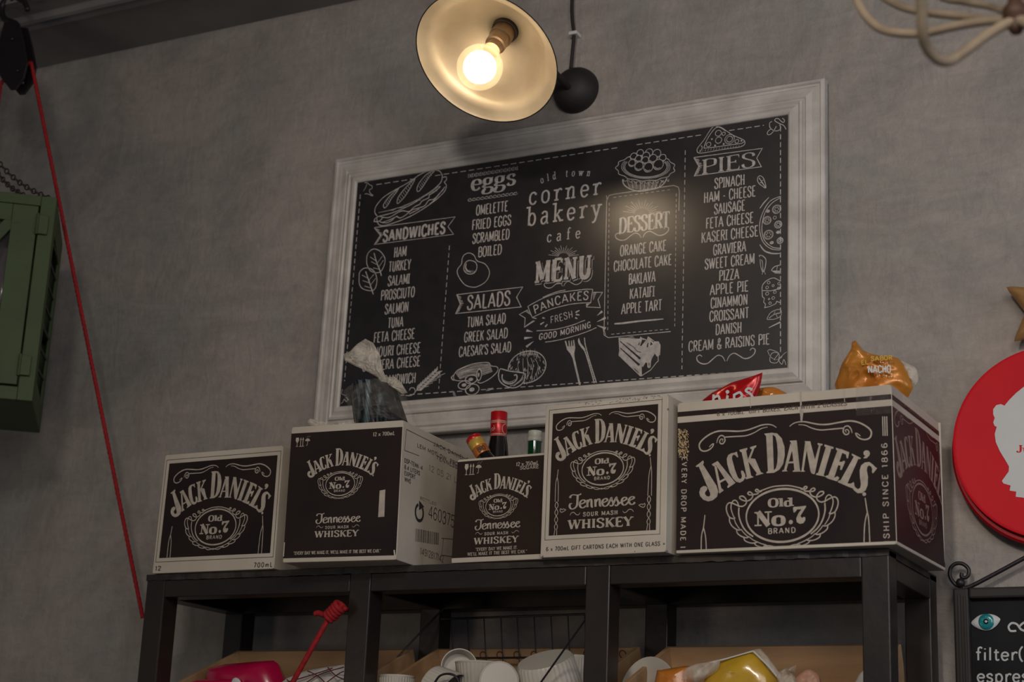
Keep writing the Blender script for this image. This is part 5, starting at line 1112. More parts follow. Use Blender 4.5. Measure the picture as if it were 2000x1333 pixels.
for i in range(7):
    z = .09+i*.05; MB().tube([(-.003, .06, z), (-.003, GD-.05, z+.03)], .003, 6).build('lattice_bar', 'iron', cab, local=True)
dx1 = -sf-.003; dx0 = -GW+sf+.003; dz0, dz1 = .033, GH-.027; ds = .056
L_('door_stile', (dx1-ds, dx1, -.006, .012, dz0, dz1)); L_('door_stile', (dx0, dx0+ds, -.006, .012, dz0, dz1))
L_('door_rail', (dx0+ds, dx1-ds, -.006, .012, dz1-.040, dz1)); L_('door_rail', (dx0+ds, dx1-ds, -.006, .012, dz0, dz0+.045))
wx0, wx1, wz0, wz1 = dx0+ds, dx1-ds, dz0+.045, dz1-.04
for sgn in (0, 1):
    a = Vector((wx1 if sgn else wx0, 0, wz1)); c = Vector((wx0 if sgn else wx1, 0, wz0)); d = (c-a).normalized(); nrm = Vector((-d.z, 0, d.x))*.012
    b = MB(); b.add([p+Vector((0, y, 0)) for y in (-.004-sgn*.001, .006) for p in (a+nrm, a-nrm, c-nrm, c+nrm)], [(0, 1, 2, 3), (7, 6, 5, 4), (0, 4, 5, 1), (1, 5, 6, 2), (2, 6, 7, 3), (3, 7, 4, 0)])
    b.build('cross_brace', 'green', cab, local=True)
MB().box(wx0, wx1, .008, .011, wz0, wz1).build('door_pane', 'pane', cab, local=True)
for z in (.055, .385):
    h = MB().box(-sf-.001, -.012, -.0095, -.006, z, z+.045); h.build('hinge', 'green', cab, local=True, bevel=.001)
    MB().tube([(-sf-.002, -.010, z-.002), (-sf-.002, -.010, z+.047)], .0035, 8).build('hinge_pin', 'green', cab, local=True)
MB().box(-GW+.004, -.008, .03, GD-.006, .22, .226).build('inner_shelf', 'green', cab, local=True)
for i, (x, y) in enumerate(((-.10, .08), (-.16, .09), (-.22, .07), (-.29, .09))):
    if i > 1: break
    for z0 in (.0045, .2265):
        j = MB().lathe([(0, 0), (.026, 0), (.028, .004), (.028, .085), (.018, .105), (.014, .125), (.016, .14), (0, .14)], frameM(GO+Matrix.Rotation(GA, 3, 'Z') @ Vector((x, y, z0)), (0, 0, 1)), 20)
        o = j.build('bottle', mat('smoked_bottle_%d_%d' % (i, z0*100), (.20+.05*(i % 2), .17, .18), .2, coat=.4), None, smooth=True)
        tag(o, 'smoky bottle on the %s shelf inside the green cabinet, %s the door hinges' % ('lower' if z0 < .1 else 'upper', 'nearest' if i == 0 else 'second from'), 'bottle', 'bottles inside the green cabinet')
# chains
def torus(R_, r_, n=14, k=6, st=1.5):
    b = MB(); b.tube([(R_*math.cos(2*PI*i/n), 0, R_*st*math.sin(2*PI*i/n)) for i in range(n)], r_, k, closed=True); return b
hk_ = GO+Matrix.Rotation(GA, 3, 'Z') @ Vector((-.018, .03, GH)); hk2 = GO+Matrix.Rotation(GA, 3, 'Z') @ Vector((-.075, .03, GH))
meet = at(-60, 236, y=-.36)
linkme = None
for j, (s_, lab) in enumerate(((hk_, 'thin rusty chain on the right corner of the green cabinet'), (hk2, 'thin rusty chain hooked further in on the green cabinet top'))):
    ch = thing('chain', lab, 'chain', s_)
    e_ = meet+Vector((.0, .012*j, 0)); L0 = (e_-s_).length; st_ = .0165; n = int(L0/st_)
    for i in range(n):
        t = (i+.5)/n; p = s_.lerp(e_, t)+Vector((0, 0, .006-.035*math.sin(PI*t)))
        d = (e_-s_).normalized()
        T = frameM((0, 0, 0), d, Vector((0, 1, 0)) if i % 2 else d.cross(Vector((0, 1, 0)))).to_3x3()
        if linkme is None: o = torus(.0055, .0017).build('link', 'ironbrown', ch, local=True, smooth='all'); linkme = o.data
        else: o = bpy.data.objects.new('link', linkme); COL.objects.link(o); o.parent = ch
        o.location = p-s_; o.rotation_euler = T.to_euler()
hg = thing('ceiling_hook', 'iron rod hook carrying the chains left of the pulley', 'hook', (meet.x, meet.y, 1.475))
MB().tube([(meet.x, meet.y, 1.475), tuple(meet)], .004, 8).build('rod', 'iron', hg); torus(.012, .003).build('ring', 'iron', None)
o = bpy.data.objects['ring']; o.parent = hg; o.location = meet-Vector((meet.x, meet.y, 1.475))
e = MB().tube([(hk_.x+.006*math.cos(a), hk_.y, hk_.z+.004+.006*math.sin(a)) for a in [i*PI/6 for i in range(12)]], .0016, 6, closed=True).build('hook_eye', mat('bright_zinc', (.6, .6, .6), .3, .8), cab, smooth='all')
# ------------------------------------------------------------------ things standing in and on the cartons
def pillow(outline, y, dep, name, m, parent=None, tens=0, rings=7, amp=.004, fr=25, smooth=True, seed=0, tilt=0, sm=True, film_=None, flat=1, dens=1):
    """a stuffed bag: outline in photo pixels set on the plane y, both faces bulging by dep, creased"""
    P = [at(u, v, y=y) for u, v in (cr(outline, 4, True) if sm else sum(([(a[0]+(b_[0]-a[0])*k_/dens, a[1]+(b_[1]-a[1])*k_/dens) for k_ in range(dens)] for a, b_ in zip(outline, outline[1:]+outline[:1])), []))]; n = len(P); c = sum(P, Vector())/n
    b = MB(); vs = []
    for s_ in (-1, 1):
        for j in range(rings+1):
            t = j/rings
            for p in P:
                q = c+(p-c)*(1-t); e = dep*(1-(1-t)**2)**.5*(flat if s_ > 0 else 1)
                w1 = noise.noise(q*fr+Vector((seed, 0, 0)))*amp*4*min(1, t*2+.15)+abs(noise.noise(q*fr*2.3+Vector((seed, 5, 0))))*amp*2.2*min(1, t*3)
                vs.append(Vector((q.x+w1*.2, q.y+s_*e+w1, q.z+w1*.3)))
    w_ = (rings+1)*n; fs = []
    for s_ in range(2):
        for j in range(rings):
            for i in range(n):
                a = s_*w_+j*n+i; bb = s_*w_+j*n+(i+1) % n; fs.append((a, bb, bb+n, a+n))
    b.add(vs, fs); o = b.build(name, m, parent, smooth='all' if smooth else False)
    return o
# bottles in the small carton
def bottle(name, label, base, lean, parts, mbody, r=.030, H=.20, neck=.0135):
    t = thing(name, label, 'bottle', base); T = frameM(base, lean)
    z0 = H-.001
    MB().lathe([(0, 0), (r, 0), (r, H*.55), (r*.8, H*.66), (neck*1.25, H*.80), (neck, H*.87), (neck, H), (0, H)], T, 28).build('body', mbody, t, smooth=True)
    for nm, m_, a, c, rr_ in parts:
        MB().lathe([(0, a), (rr_*.97, a), (rr_, a+.001), (rr_, c-.0012), (rr_*.95, c), (0, c)], T, 28).build(nm, m_, t, smooth=True)
    return t, T
yb = -.215
p = at(977, 806, y=yb); Hb = p.z
t, T = bottle('bottle', 'dark bottle with tall red cap standing upright in the small open carton', Vector((at(975, 870, y=yb).x, yb, .006)), (p.x-at(975, 870, y=yb).x, 0, .10), (('cap', 'capred', Hb-.006-.052, Hb-.006, .0168), ('cap_band', 'capcream', Hb-.006-.0505, Hb-.006-.0490, .01705), ('cap_band', 'capcream', Hb-.006-.0475, Hb-.006-.0468, .01705), ('cap_band', 'capcream', Hb-.006-.0235, Hb-.006-.0228, .01705), ('cap_band', 'capcream', Hb-.006-.0205, Hb-.006-.0198, .01705)), 'glassdark', .032, Hb-.012, .0158)
def capring(T, z, a0, a1, r, w, m, t, s, h, cx):
    ink = Ink(lambda u, v, hh: T @ Vector(((r+hh)*math.cos(u/r+cx), (r+hh)*math.sin(u/r+cx), z+v)))
    if s == '()': ink.ring((0, h/2), h*.55, h*.75, .0012, 18)
    else: ink.text(s, 0, 0, w, h, .12, rot=.35)
    ink.build('cap_lettering', m, t)
ang = math.atan2((T.inverted() @ CAM).y, (T.inverted() @ CAM).x)
capring(T, Hb-.006-.0405, 0, 0, .0169, .014, 'capcream', t, 'rol', .009, ang-.75); capring(T, Hb-.006-.0425, 0, 0, .0169, .01, 'capcream', t, '()', .013, ang+.85)
bp_ = at(924, 856, y=-.318)
base = Vector((.328, -.316, .030)); d = (bp_-base).normalized(); Lb = (bp_-base).length
t, T = bottle('bottle', 'leaning bottle with yellow and orange capsule beside the red-capped one', base, d, (('cap', 'orangefoil', Lb-.044, Lb-.026, .0158), ('cap_label', 'yellow', Lb-.026, Lb-.008, .0160), ('cap_top', 'capred', Lb-.008, Lb, .0156)), 'glassdark', .026, Lb-.004, .0135)
ang = math.atan2((T.inverted() @ CAM).y, (T.inverted() @ CAM).x)
ink = Ink(lambda u, v, hh: T @ Vector(((.0159+hh)*math.cos(u/.0159+ang+.2), (.0159+hh)*math.sin(u/.0159+ang+.2), Lb-.041+v)))
ink.text('BRO', 0, 0, .016, .010, .16); o = ink.build('cap_lettering', 'dark_ink', t)
def fixw(o): # lettering built in world coordinates: bring into the frame of its thing
    inv = rootm(o.parent).inverted()
    for v in o.data.vertices: v.co = inv @ v.co
for o in [o for o in COL.objects if o.name.startswith('cap_lettering')]: fixw(o)
p = at(1047, 843, y=-.19)
t, T = bottle('bottle', 'green bottle with white screw cap at the right of the small carton', Vector((p.x-.002, -.19, .006)), (0, 0, 1), (('cap', 'greencap', p.z-.006-.012, p.z-.006, .0138), ('cap_skirt', 'greencap', p.z-.006-.0215, p.z-.006-.013, .0152), ('cap_band', 'capcream', p.z-.006-.013, p.z-.006-.012, .0148)), 'glassgreen', .026, p.z-.024, .0138)
# bag of cups on the skewed carton
bag = thing('plastic_bag', 'clear plastic bag twisted shut around dark foil-wrapped cups on the skewed carton', 'bag', at(745, 830, y=-.36))
BY = -.36
def foil(u, v, sgn):     # pleated sleeve of stacked cups
    x0, x1 = 688+(698-688)*v, 768+(796-768)*v; y0, y1 = 764+(838-764)*v, 752+(836-752)*v
    px_, py_ = x0+(x1-x0)*u, y0+(y1-y0)*u-6*math.sin(PI*u)*(1-v)
    e = .042*math.sin(PI*min(max(u, .02), .98))**.55
    f = .010*noise.noise(Vector((u*6.5, v*.6, 1)))+.006*noise.noise(Vector((u*17, v*.8, 4)))+.0016*noise.noise(Vector((u*30, v*14, 7)))
    return at(px_, py_, y=BY)+Vector((0, sgn*e+(f if sgn < 0 else 0)*math.sin(PI*u), 0))
b = MB(); b.grid(lambda u, v: foil(u, v, -1), 60, 14); b.grid(lambda u, v: foil(u, v, 1), 20, 6)
b.add([foil(i/20, 0, -1) for i in range(21)]+[foil(i/20, 0, 1) for i in range(21)], [(i, i+1, 22+i, 21+i) for i in range(20)])
b.build('foil_cups', 'bluefoil', bag, smooth='all')
kw = dict(smooth=False, dens=4, sm=False)
pillow([(676, 768), (690, 756), (722, 746), (745, 741), (765, 740), (784, 762), (798, 792), (811, 832), (770, 838), (694, 838), (684, 800)], BY, .056, 'bag_body', 'film', bag, amp=.0035, fr=34, rings=12, seed=3, **kw)
pillow([(752, 752), (738, 738), (715, 725), (695, 716), (674, 705), (671, 692), (684, 686), (698, 672), (713, 662), (728, 670), (741, 692), (748, 722), (757, 745)], BY-.005, .010, 'bag_top', 'filmd', bag, amp=.0035, fr=48, seed=7, rings=9, **kw)
pillow([(744, 745), (752, 737), (770, 736), (784, 748), (796, 768), (785, 770), (765, 755), (750, 753)], BY-.01, .008, 'bag_fold', 'filmd', bag, amp=.003, fr=50, seed=9, rings=7, **kw)
pillow([(600, 826), (605, 818), (618, 828), (650, 826), (690, 822), (700, 834), (650, 838), (610, 834)], BY-.02, .008, 'bag_tail', 'filmd', bag, amp=.002, fr=40, seed=12, rings=6, **kw)
# crisp packets in the widest carton
cr1 = thing('crisp_packet', 'red crisp packet sticking out of the widest carton beside the menu frame', 'packet', at(1430, 780, y=-.24))
pillow([(1372, 782), (1390, 768), (1430, 747), (1470, 735), (1489, 728), (1486, 748), (1478, 775), (1474, 800), (1460, 850), (1420, 850), (1380, 850), (1368, 810)], -.24, .022, 'packet', 'chipred', cr1, amp=.0025, fr=30, seed=2, sm=False, rings=12, dens=3)
def flatpx(y): return lambda u, v, h: at(u, -v, y=y)+Vector((0, -h, 0))
ink = Ink(flatpx(-.268)); 
ink.stroke([(1393, -788), (1394, -771)], 4.5); ink.stroke([(1394, -778), (1403, -774), (1407, -786)], 4.5, smooth=True)
ink.stroke([(1420, -784), (1421, -773)], 5); ink.dot((1421, -766), 3.6)
ink.stroke([(1434, -786), (1434, -770)], 4.5); ink.stroke([(1434, -772), (1445, -767), (1449, -775), (1440, -781)], 4.5, smooth=True)
ink.stroke([(1470, -762), (1462, -759), (1457, -764), (1466, -770), (1470, -776)], 4.5, smooth=True)
o = ink.build('lettering', 'signwhite', cr1); fixw(o)
cr2 = thing('crisp_packet', 'orange packet corner barely showing behind the red one', 'packet', at(1505, 775, y=-.20))
pillow([(1478, 765), (1490, 758), (1510, 757), (1525, 762), (1540, 775), (1540, 810), (1478, 810)], -.20, .018, 'packet', 'oran', cr2, amp=.002, fr=30, seed=5)
cr3 = thing('crisp_packet', 'orange nacho packet propped in the right end of the widest carton', 'packet', at(1705, 740, y=-.22))
pillow([(1630, 752), (1640, 724), (1645, 712), (1662, 682), (1664, 668), (1670, 665), (1676, 672), (1684, 683), (1700, 692), (1728, 697), (1744, 697), (1755, 700), (1768, 716), (1778, 735), (1784, 758), (1774, 775), (1740, 800), (1690, 800), (1640, 790)], -.22, .030, 'packet', 'nacho', cr3, amp=.0045, fr=26, seed=11, sm=False, rings=14, dens=3)
ink = Ink(flatpx(-.262)); ink.text('NACHO', 1718, -728, 45, 13, .2, rot=.02); o = ink.build('lettering', 'signwhite', cr3); fixw(o)
ink = Ink(flatpx(-.258)); ink.text('EL', 1689, -712, 14, 8, .24, rot=.1); ink.text('SABOR', 1722, -704, 42, 8, .24, rot=.06)
ink.text('', 0, 0, 1, 1) if 0 else None
o = ink.build('lettering', 'ochre', cr3); fixw(o)
pillow([(1744, 700), (1760, 705), (1780, 714), (1790, 722), (1794, 742), (1786, 752), (1776, 738), (1764, 718)], -.215, .006, 'clear_seam', 'filmd', cr3, amp=.003, fr=40, seed=13)
# ------------------------------------------------------------------ contents of the crates
def rbox(q, name, m, parent, rot=0, bev=.012):
    x0, x1, y0, y1, z0, z1 = q; return MB().box(*q).build(name, m, parent, bevel=bev)
tub = thing('plastic_tub', 'glossy crimson plastic tub in the left crate', 'tub', at(490, 1333, y=-.235))
pillow([(408, 1306), (440, 1298), (500, 1293), (534, 1291), (543, 1297), (552, 1320), (560, 1350), (562, 1400), (400, 1400), (402, 1330)], -.235, .045, 'body', 'pink', tub, amp=.0006, rings=8, fr=10, sm=False)
pillow([(370, 1334), (385, 1329), (430, 1327), (462, 1328), (470, 1340), (470, 1395), (365, 1380)], -.288, .014, 'lid', 'pink', tub, amp=.0006, fr=10, sm=False)
pillow([(452, 1334), (456, 1326), (463, 1325), (470, 1332), (470, 1345), (455, 1345)], -.303, .003, 'sticker', 'signwhite', tub, amp=0)
pb_ = thing('paper_bag', 'white paper bag with maroon line pattern behind the slanting red rope', 'bag', at(620, 1330, y=-.27))
pillow([(535, 1345), (560, 1326), (600, 1310), (640, 1303), (672, 1299), (690, 1330), (690, 1390), (540, 1390)], -.25, .03, 'bag', 'paperbag', pb_, amp=.002, fr=20, sm=False, seed=21)
ink = Ink(flatpx(-.288))
for q in (((545, 1338), (600, 1322), (650, 1306)), ((590, 1340), (625, 1318), (672, 1304)), ((600, 1311), (622, 1322), (640, 1340)), ((640, 1304), (655, 1320), (672, 1328)), ((560, 1328), (575, 1340)), ((630, 1340), (660, 1318), (672, 1312))):
    ink.stroke([(a, -b) for a, b in q], 2.2, smooth=True)
o = ink.build('line_pattern', 'maroon', pb_); fixw(o)
def cup(label, c, ax, r=.042, h=.085, ribs=36, lid=False, wall=.003, nm='ribbed_cup'):
    t = thing(nm, label, 'cup', c, group=None); T = frameM(c, ax); b = MB(); n = ribs*4
    def ring(rad, z, amp): return [T @ Vector(((rad+amp*math.cos(2*PI*ribs*k/n))*math.cos(2*PI*k/n), (rad+amp*math.cos(2*PI*ribs*k/n))*math.sin(2*PI*k/n), z)) for k in range(n)]
    rows = [ring(.0005, 0, 0), ring(r*.80, 0, 0), ring(r*.84, .004, .001), ring(r*.98, h*.9, .001), ring(r, h*.94, 0), ring(r*1.02, h*.97, 0), ring(r*1.02, h, 0), ring(r*.97, h, 0), ring(r*.78, .006, 0), ring(.0005, .006, 0)]
    b.add([v for q in rows for v in q], [(i*n+k, i*n+(k+1) % n, (i+1)*n+(k+1) % n, (i+1)*n+k) for i in range(len(rows)-1) for k in range(n)])
    b.build('body', 'white', t, smooth=True); return t, T
A = lambda u, v, y: at(u, v, y=y)
tl_ = RT*-.1-UP*.2; 
cup('white ribbed cup leaning at the right of the middle crate, tallest of the pile', A(1064, 1289, -.255), (RT*.24-UP*1+FW*.12), .064, .095)
cup('white ribbed cup tipped over at the left front of the pile', A(842, 1336, -.29), (RT*.75+UP*-.3+FW*-.55), .044, .055)
cup('upright white ribbed cup at the far left of the middle crate', A(772, 1385, -.285), (0, 0, 1), .034, .062)
cup('white cup standing on its side with round rim facing out behind the pile', A(894, 1306, -.20), (RT*.12+UP*.25+FW*-1), .035, .035)
cup('wide white ribbed bowl under the round lid', A(940, 1350, -.24), (0, 0, 1), .052, .052)
ld = thing('cup_lid', 'plain round off-white lid leaning in front of the cups', 'lid', A(975, 1330, -.31)); T = frameM(A(975, 1332, -.31), (RT*.1+UP*.25+FW*-1))
MB().lathe([(0, 0), (.034, 0), (.0375, -.003), (.038, -.008), (.036, -.008), (.034, -.003), (0, -.003)], T, 36).build('disc', 'white', ld, smooth=True)
cup('small white ribbed cup between the wire rack and the right post', A(1122, 1372, -.2), (0, 0, 1), .03, .085)
rack = thing('wire_rack', 'black wire rack standing in the middle crate against its back board', 'rack', A(1000, 1290, -.13))
RY = -.125
MB().tube([tuple(A(862, 1210, RY)), tuple(A(1150, 1200, RY))], .0022, 6).build('top_wire', 'iron', rack); MB().tube([tuple(A(868, 1287, RY)), tuple(A(1150, 1284, RY))], .0022, 6).build('bottom_wire', 'iron', rack)
for u in (882, 914, 946, 979, 1011, 1044, 1077, 1110, 1143):
    MB().tube([tuple(A(u-1, 1209-(u-862)*.035, RY)), tuple(A(u+4, 1300, RY))], .0014, 6).build('upright_wire', 'iron', rack)
cd1 = MB().tube([tuple(A(1142, 1213, -.33)), tuple(A(1100, 1272, -.327)), tuple(A(1052, 1340, -.32)), tuple(A(1020, 1385, -.27))], .0019, 6).build('cord', 'iron', None); tag(cd1, 'thin black cord slanting down from the third post over the cups', 'cord')
cd2 = MB().tube([tuple(A(866, 1190, -.10)), tuple(A(810, 1248, -.13)), tuple(A(746, 1318, -.17)), tuple(A(720, 1345, -.18))], .0019, 6).build('cord', 'iron', None); tag(cd2, 'thin black cord slanting across the left of the middle bay', 'cord')
hd = MB().tube(cr([tuple(A(846, 1340, -.345)), tuple(A(858, 1322, -.35)), tuple(A(874, 1317, -.352)), tuple(A(890, 1322, -.35)), tuple(A(900, 1342, -.345))], 5), .0022, 6).build('cord', 'iron', None, smooth='all'); tag(hd, 'black cord loop arching over the tipped cup', 'cord')
# right crate
pl_ = thing('plate', 'grey-rimmed plate edge standing beside the third post', 'plate', A(1235, 1360, -.22)); T = frameM(A(1272, 1366, -.22), (RT*-.75+UP*.25+FW*-.6))
MB().lathe([(0, 0), (.05, 0), (.072, .010), (.075, .010), (.075, .0075), (.052, -.003), (0, -.003)], T, 48).build('dish', 'white', pl_, smooth=True)
b1 = thing('bread_bag', 'orange bag of rolls at the left of the right crate', 'bag', A(1310, 1333, -.26))
pillow([(1283, 1316), (1292, 1309), (1318, 1305), (1343, 1302), (1352, 1312), (1350, 1390), (1280, 1390)], -.26, .03, 'rolls', 'oran', b1, amp=.002, fr=22, seed=31)
pillow([(1330, 1316), (1352, 1300), (1385, 1293), (1405, 1290), (1400, 1312), (1370, 1330), (1350, 1340), (1325, 1340)], -.265, .02, 'bag_end', 'filmd', b1, amp=.003, fr=30, seed=33)
b2 = thing('bread_bag', 'yellow bread bag with pale edge peaking above the right crate', 'bag', A(1450, 1320, -.24))
pillow([(1373, 1340), (1378, 1320), (1395, 1300), (1430, 1285), (1460, 1276), (1476, 1272), (1490, 1284), (1508, 1308), (1520, 1330), (1520, 1395), (1375, 1395)], -.24, .034, 'loaf', 'bread', b2, amp=.0025, fr=22, seed=35, sm=False, rings=9)
ink = Ink(flatpx(-.262)); ink.stroke([(1387, -1295), (1420, -1287), (1472, -1272)], 2.4); ink.stroke([(1472, -1273), (1502, -1303), (1520, -1325)], 3); o = ink.build('seam', 'signwhite', b2); fixw(o)
pillow([(1470, 1272), (1482, 1268), (1490, 1272), (1508, 1295), (1524, 1318), (1516, 1324), (1496, 1300), (1478, 1282)], -.245, .008, 'clear_edge', 'filmd', b2, amp=.002, fr=40, seed=37)
b3 = thing('bread_bag', 'clear knotted bag with pinkish rolls right of the yellow one', 'bag', A(1565, 1333, -.25))
pillow([(1518, 1318), (1530, 1308), (1545, 1304), (1556, 1300), (1553, 1312), (1548, 1318), (1560, 1345), (1530, 1350), (1520, 1335)], -.27, .014, 'knot', 'filmd', b3, amp=.004, fr=40, seed=39)
pillow([(1552, 1330), (1565, 1314), (1580, 1308), (1596, 1318), (1602, 1340), (1600, 1390), (1550, 1390)], -.25, .02, 'rolls', mat('pinkish_rolls', (.50, .26, .17), .5, bump=.4), b3, amp=.003, fr=30, seed=41)
b4 = thing('paper_bag', 'white paper corner at the right end of the right crate', 'bag', A(1680, 1335, -.26)); pillow([(1668, 1338), (1678, 1318), (1690, 1306), (1700, 1330), (1700, 1390), (1665, 1390)], -.25, .012, 'bag', 'paperbag', b4, amp=.001, sm=False)
# ------------------------------------------------------------------ right side: star, round red sign, chalkboard
st = thing('star_ornament', 'brown star-shaped ornament on the wall at the right edge', 'ornament', A(2046, 602, 0)); sc = (2048, 604); P_ = []
for i in range(10):
    a = math.radians(-152+36*i); R_ = (98 if i % 2 == 0 else 46); P_.append((sc[0]+R_*math.cos(a), sc[1]+R_*math.sin(a)*.98))
def rnd(P_):
    out = []
    for i, p in enumerate(P_):
        a, c = P_[i-1], P_[(i+1) % len(P_)]; out += [tuple(p[k]+(a[k]-p[k])*.22 for k in (0, 1)), tuple(p[k]*1. for k in (0, 1)) if i % 2 else tuple(p[k]+(a[k]+c[k]-2*p[k])*.04 for k in (0, 1)), tuple(p[k]+(c[k]-p[k])*.22 for k in (0, 1))]
    return out
pillow(rnd(P_), -.035, .022, 'star_body', 'star', st, amp=.0008, fr=20, sm=False)
pillow([(sc[0]+(x-sc[0])*.62, sc[1]+(y-sc[1])*.62) for x, y in rnd(P_)], -.050, .012, 'star_centre', 'stardark', st, amp=.0012, fr=60, sm=False)
SC = Vector((1.2135, -.055, .2345)); SR = .1775
sg = thing('round_sign', 'round red advertising sign with white head silhouette beside the widest carton', 'sign', (SC.x, 0, SC.z))
MB().lathe([(0, 0), (SR-.004, 0), (SR, .004), (SR, .012), (SR-.004, .013), (SR-.007, .0125), (0, .0125)], frameM((SC.x, SC.y+.0128, SC.z), (0, -1, 0)), 96).build('face_disc', 'redsign', sg, smooth=True)
MB().lathe([(0, 0), (SR-.002, 0), (SR+.002, .006), (SR+.002, .018), (SR-.002, .022), (0, .022)], frameM((SC.x-.004, SC.y+.036, SC.z-.010), (0, -1, 0)), 96).build('rear_disc', 'red', sg, smooth=True)
MB().lathe([(0, 0), (.05, 0), (.05, .02), (0, .02)], frameM((SC.x, 0, SC.z), (0, -1, 0)), 24).build('wall_mount', 'iron', sg)
ink = Ink(lambda u, v, h: A(u, -v, SC.y)+Vector((0, -.0002-h, 0)))
hd_ = [(2160, 800), (2120, 765), (2060, 748), (2000, 756), (1985, 768), (1972, 781), (1962, 793), (1955, 790), (1946, 792), (1940, 800), (1940, 810), (1943, 817), (1940, 826), (1943, 833), (1947, 834), (1943, 848), (1945, 864), (1953, 882), (1964, 900), (1971, 912), (1970, 922), (1957, 940), (1960, 945), (1974, 949), (1972, 959), (1985, 961), (1984, 971), (2000, 973), (2030, 978), (2060, 984), (2095, 978), (2130, 960), (2160, 925), (2172, 880), (2172, 840)]
ink.poly([(a, -b) for a, b in hd_]); o = ink.build('silhouette', 'signwhite', sg); fixw(o)
ink = Ink(lambda u, v, h: A(u, -v, SC.y)+Vector((0, -.0008-h, 0))); ink.text('Ju', 1999, -884, 28, 14, .10, .28, .2, .08); o = ink.build('lettering', 'redsign', sg); fixw(o)
# chalkboard
CY = -.03; c00 = A(1861, 1150, CY); c01 = A(1868, 1333, CY)
bx0 = (c00.x+c01.x)/2; bz1 = c00.z; bw, bh_ = .62, .62; fw = .028
cbd = thing('chalkboard', 'black framed chalkboard with hand-written drinks list at the lower right', 'chalkboard', (bx0+bw/2, 0, bz1-bh_))
def frail(q): MB().box(*q).build('frame_rail', 'lampblack', cbd, bevel=.004)
frail((bx0, bx0+fw, -.036, -.002, bz1-bh_, bz1)); frail((bx0+bw-fw, bx0+bw, -.036, -.002, bz1-bh_, bz1)); frail((bx0+fw, bx0+bw-fw, -.036, -.002, bz1-fw*.7, bz1)); frail((bx0+fw, bx0+bw-fw, -.036, -.002, bz1-bh_, bz1-bh_+fw))
for q in ((bx0+.009, bx0+.014, -.040, -.036, bz1-bh_, bz1-.012), (bx0+.019, bx0+.0235, -.039, -.036, bz1-bh_, bz1-.016)): MB().box(*q).build('frame_bead', 'lampblack', cbd, bevel=.001)
MB().box(bx0+fw, bx0+bw-fw, -.020, -.004, bz1-bh_+fw, bz1-fw*.7).build('slate', 'chalkboard', cbd)
SY = -.020
ink = Ink(lambda u, v, h: A(u, -v, SY)+Vector((0, -.0002-h, 0)))
ink.text('filter(', 1952, -1290.5, 93, 25, .125, .14); o = ink.build('handwriting', 'chalkpen', cbd); fixw(o); ink.P = []
ink.text('espresso', 1976, -1333, 136, 25, .13, .14); o = ink.build('handwriting', 'chalkpen', cbd); fixw(o); ink.P = []
ink.stroke([(1985, -1233), (1974, -1233), (1970, -1225), (1976, -1218), (1986, -1220), (1994, -1230), (2004, -1234)], 4, smooth=True); ink.stroke([(1990, -1226), (2000, -1217), (2014, -1218), (2020, -1226)], 4, smooth=True)
o = ink.build('chalk_flourish', 'chalkpen', cbd); fixw(o)
eye = thing('glass_eye_charm', 'almond-shaped white charm with teal iris on the chalkboard corner', 'charm', A(1925, 1217, SY))
ol = [(1897, 1218), (1905, 1208), (1915, 1202), (1928, 1200), (1942, 1202), (1953, 1209), (1952, 1215), (1945, 1224), (1934, 1231), (1922, 1232), (1908, 1227)]
pillow(ol, SY-.003, .0045, 'eye_body', 'signwhite', eye, amp=0)
ec = A(1926, 1215, SY-.0072); T = frameM(ec, (0, -1, 0))
MB().lathe([(0, .0012), (.009, .0010), (.0135, .0002), (.0140, -.001)], T, 32).build('iris', 'teal', eye, smooth='all'); MB().lathe([(0, .0020), (.0045, .0018), (.0048, .001)], T, 20).build('pupil', 'glassdark', eye, smooth='all'); MB().lathe([(0, .0028), (.0022, .0026), (.0024, .0018)], T, 16).build('pupil_highlight', 'signwhite', eye, smooth='all')
br_ = thing('scroll_bracket', 'black wrought-iron scroll bracket above the chalkboard', 'bracket', A(1876, 1148, -.03))
sp = [(1880, 1148), (1866, 1142), (1856, 1128), (1856, 1112), (1866, 1102), (1880, 1102), (1891, 1111), (1892, 1122), (1886, 1129), (1878, 1127), (1879, 1120)]
MB().tube(cr([tuple(A(u, v, -.03)) for u, v in sp], 6), .0036, 8).build('scroll', 'iron', br_, smooth='all')
MB().tube(cr([tuple(A(u, v, -.03)) for u, v in ((1884, 1149), (1896, 1146), (1935, 1126), (2000, 1091), (2075, 1050))], 6), .0040, 8).build('rod', 'iron', br_, smooth='all')
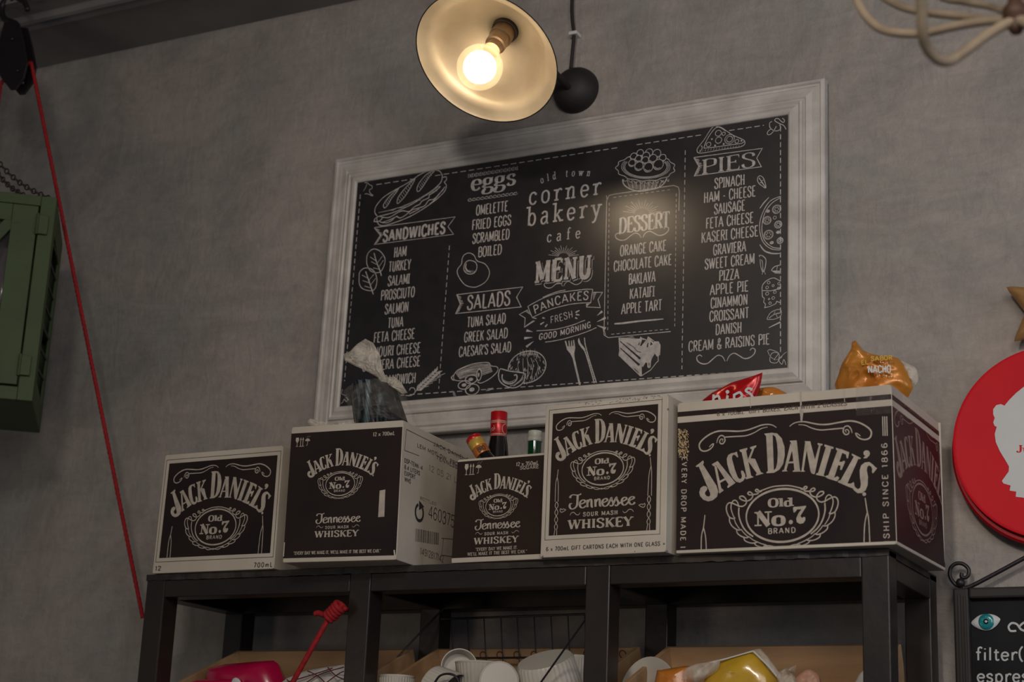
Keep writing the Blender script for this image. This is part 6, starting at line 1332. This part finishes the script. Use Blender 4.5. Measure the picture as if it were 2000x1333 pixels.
MB().lathe([(.0085*math.sin(a), -.0085*math.cos(a)) for a in [math.radians(x) for x in range(2, 180, 22)]], frameM(A(1876, 1139, -.032), (0, 0, 1)), 20).build('ball', 'iron', br_, smooth='all')
MB().tube([tuple(A(2075, 1050, -.03)), tuple(A(2075, 1050, 0))], .004, 8).build('wall_pin', 'iron', br_)
# ------------------------------------------------------------------ chandelier, near the camera, out of focus
CY = -1.35; HUB = A(1984, 36, CY)
chd = thing('chandelier', 'blurred ivory wire chandelier hanging at the top right', 'chandelier', HUB)
def arm_(pts, y0, y1, r=.0062):
    n = len(pts); P_ = [tuple(A(u, v, y0+(y1-y0)*i/(n-1))) for i, (u, v) in enumerate(pts)]
    MB().tube(cr(P_, 8), r, 10).build('arm', 'chand', chd, smooth='all')
arm_([(1670, -60), (1668, -25), (1674, 2), (1690, 30), (1716, 54), (1750, 64), (1800, 65), (1860, 52), (1920, 42), (1978, 38)], CY+.10, CY, .0055)
arm_([(1660, -60), (1700, -25), (1738, 2), (1775, 18), (1830, 27), (1900, 34), (1945, 40), (1980, 40)], CY+.24, CY, .0052)
arm_([(1796, -70), (1798, -20), (1800, 20), (1802, 62), (1810, 92), (1830, 115), (1852, 120), (1876, 107), (1915, 78), (1950, 55), (1980, 40)], CY-.16, CY, .0060)
arm_([(1800, -40), (1840, -5), (1880, 3), (1930, 12), (1960, 22), (1982, 32)], CY+.22, CY, .0045)
arm_([(2240, -70), (2235, 0), (2210, 40), (2150, 62), (2060, 50), (1990, 38)], CY-.05, CY); arm_([(2170, -70), (2165, 40), (2130, 90), (2080, 92), (2030, 60), (1990, 38)], CY-.2, CY); arm_([(2120, -60), (2090, 0), (2040, 25), (1990, 34)], CY+.15, CY)
MB().lathe([(.0, -.020), (.006, -.018), (.010, -.010), (.007, -.004), (.014, .0), (.014, .012), (.008, .02), (.006, .05), (.012, .07), (.006, .09), (.004, .35), (0, .35)], frameM(HUB, (0, 0, 1)), 24).build('hub', 'rust', chd, smooth='all')
MB().tube([tuple(HUB+Vector((0, 0, .34))), (HUB.x, HUB.y, 1.475)], .003, 6).build('hanging_rod', 'iron', chd)
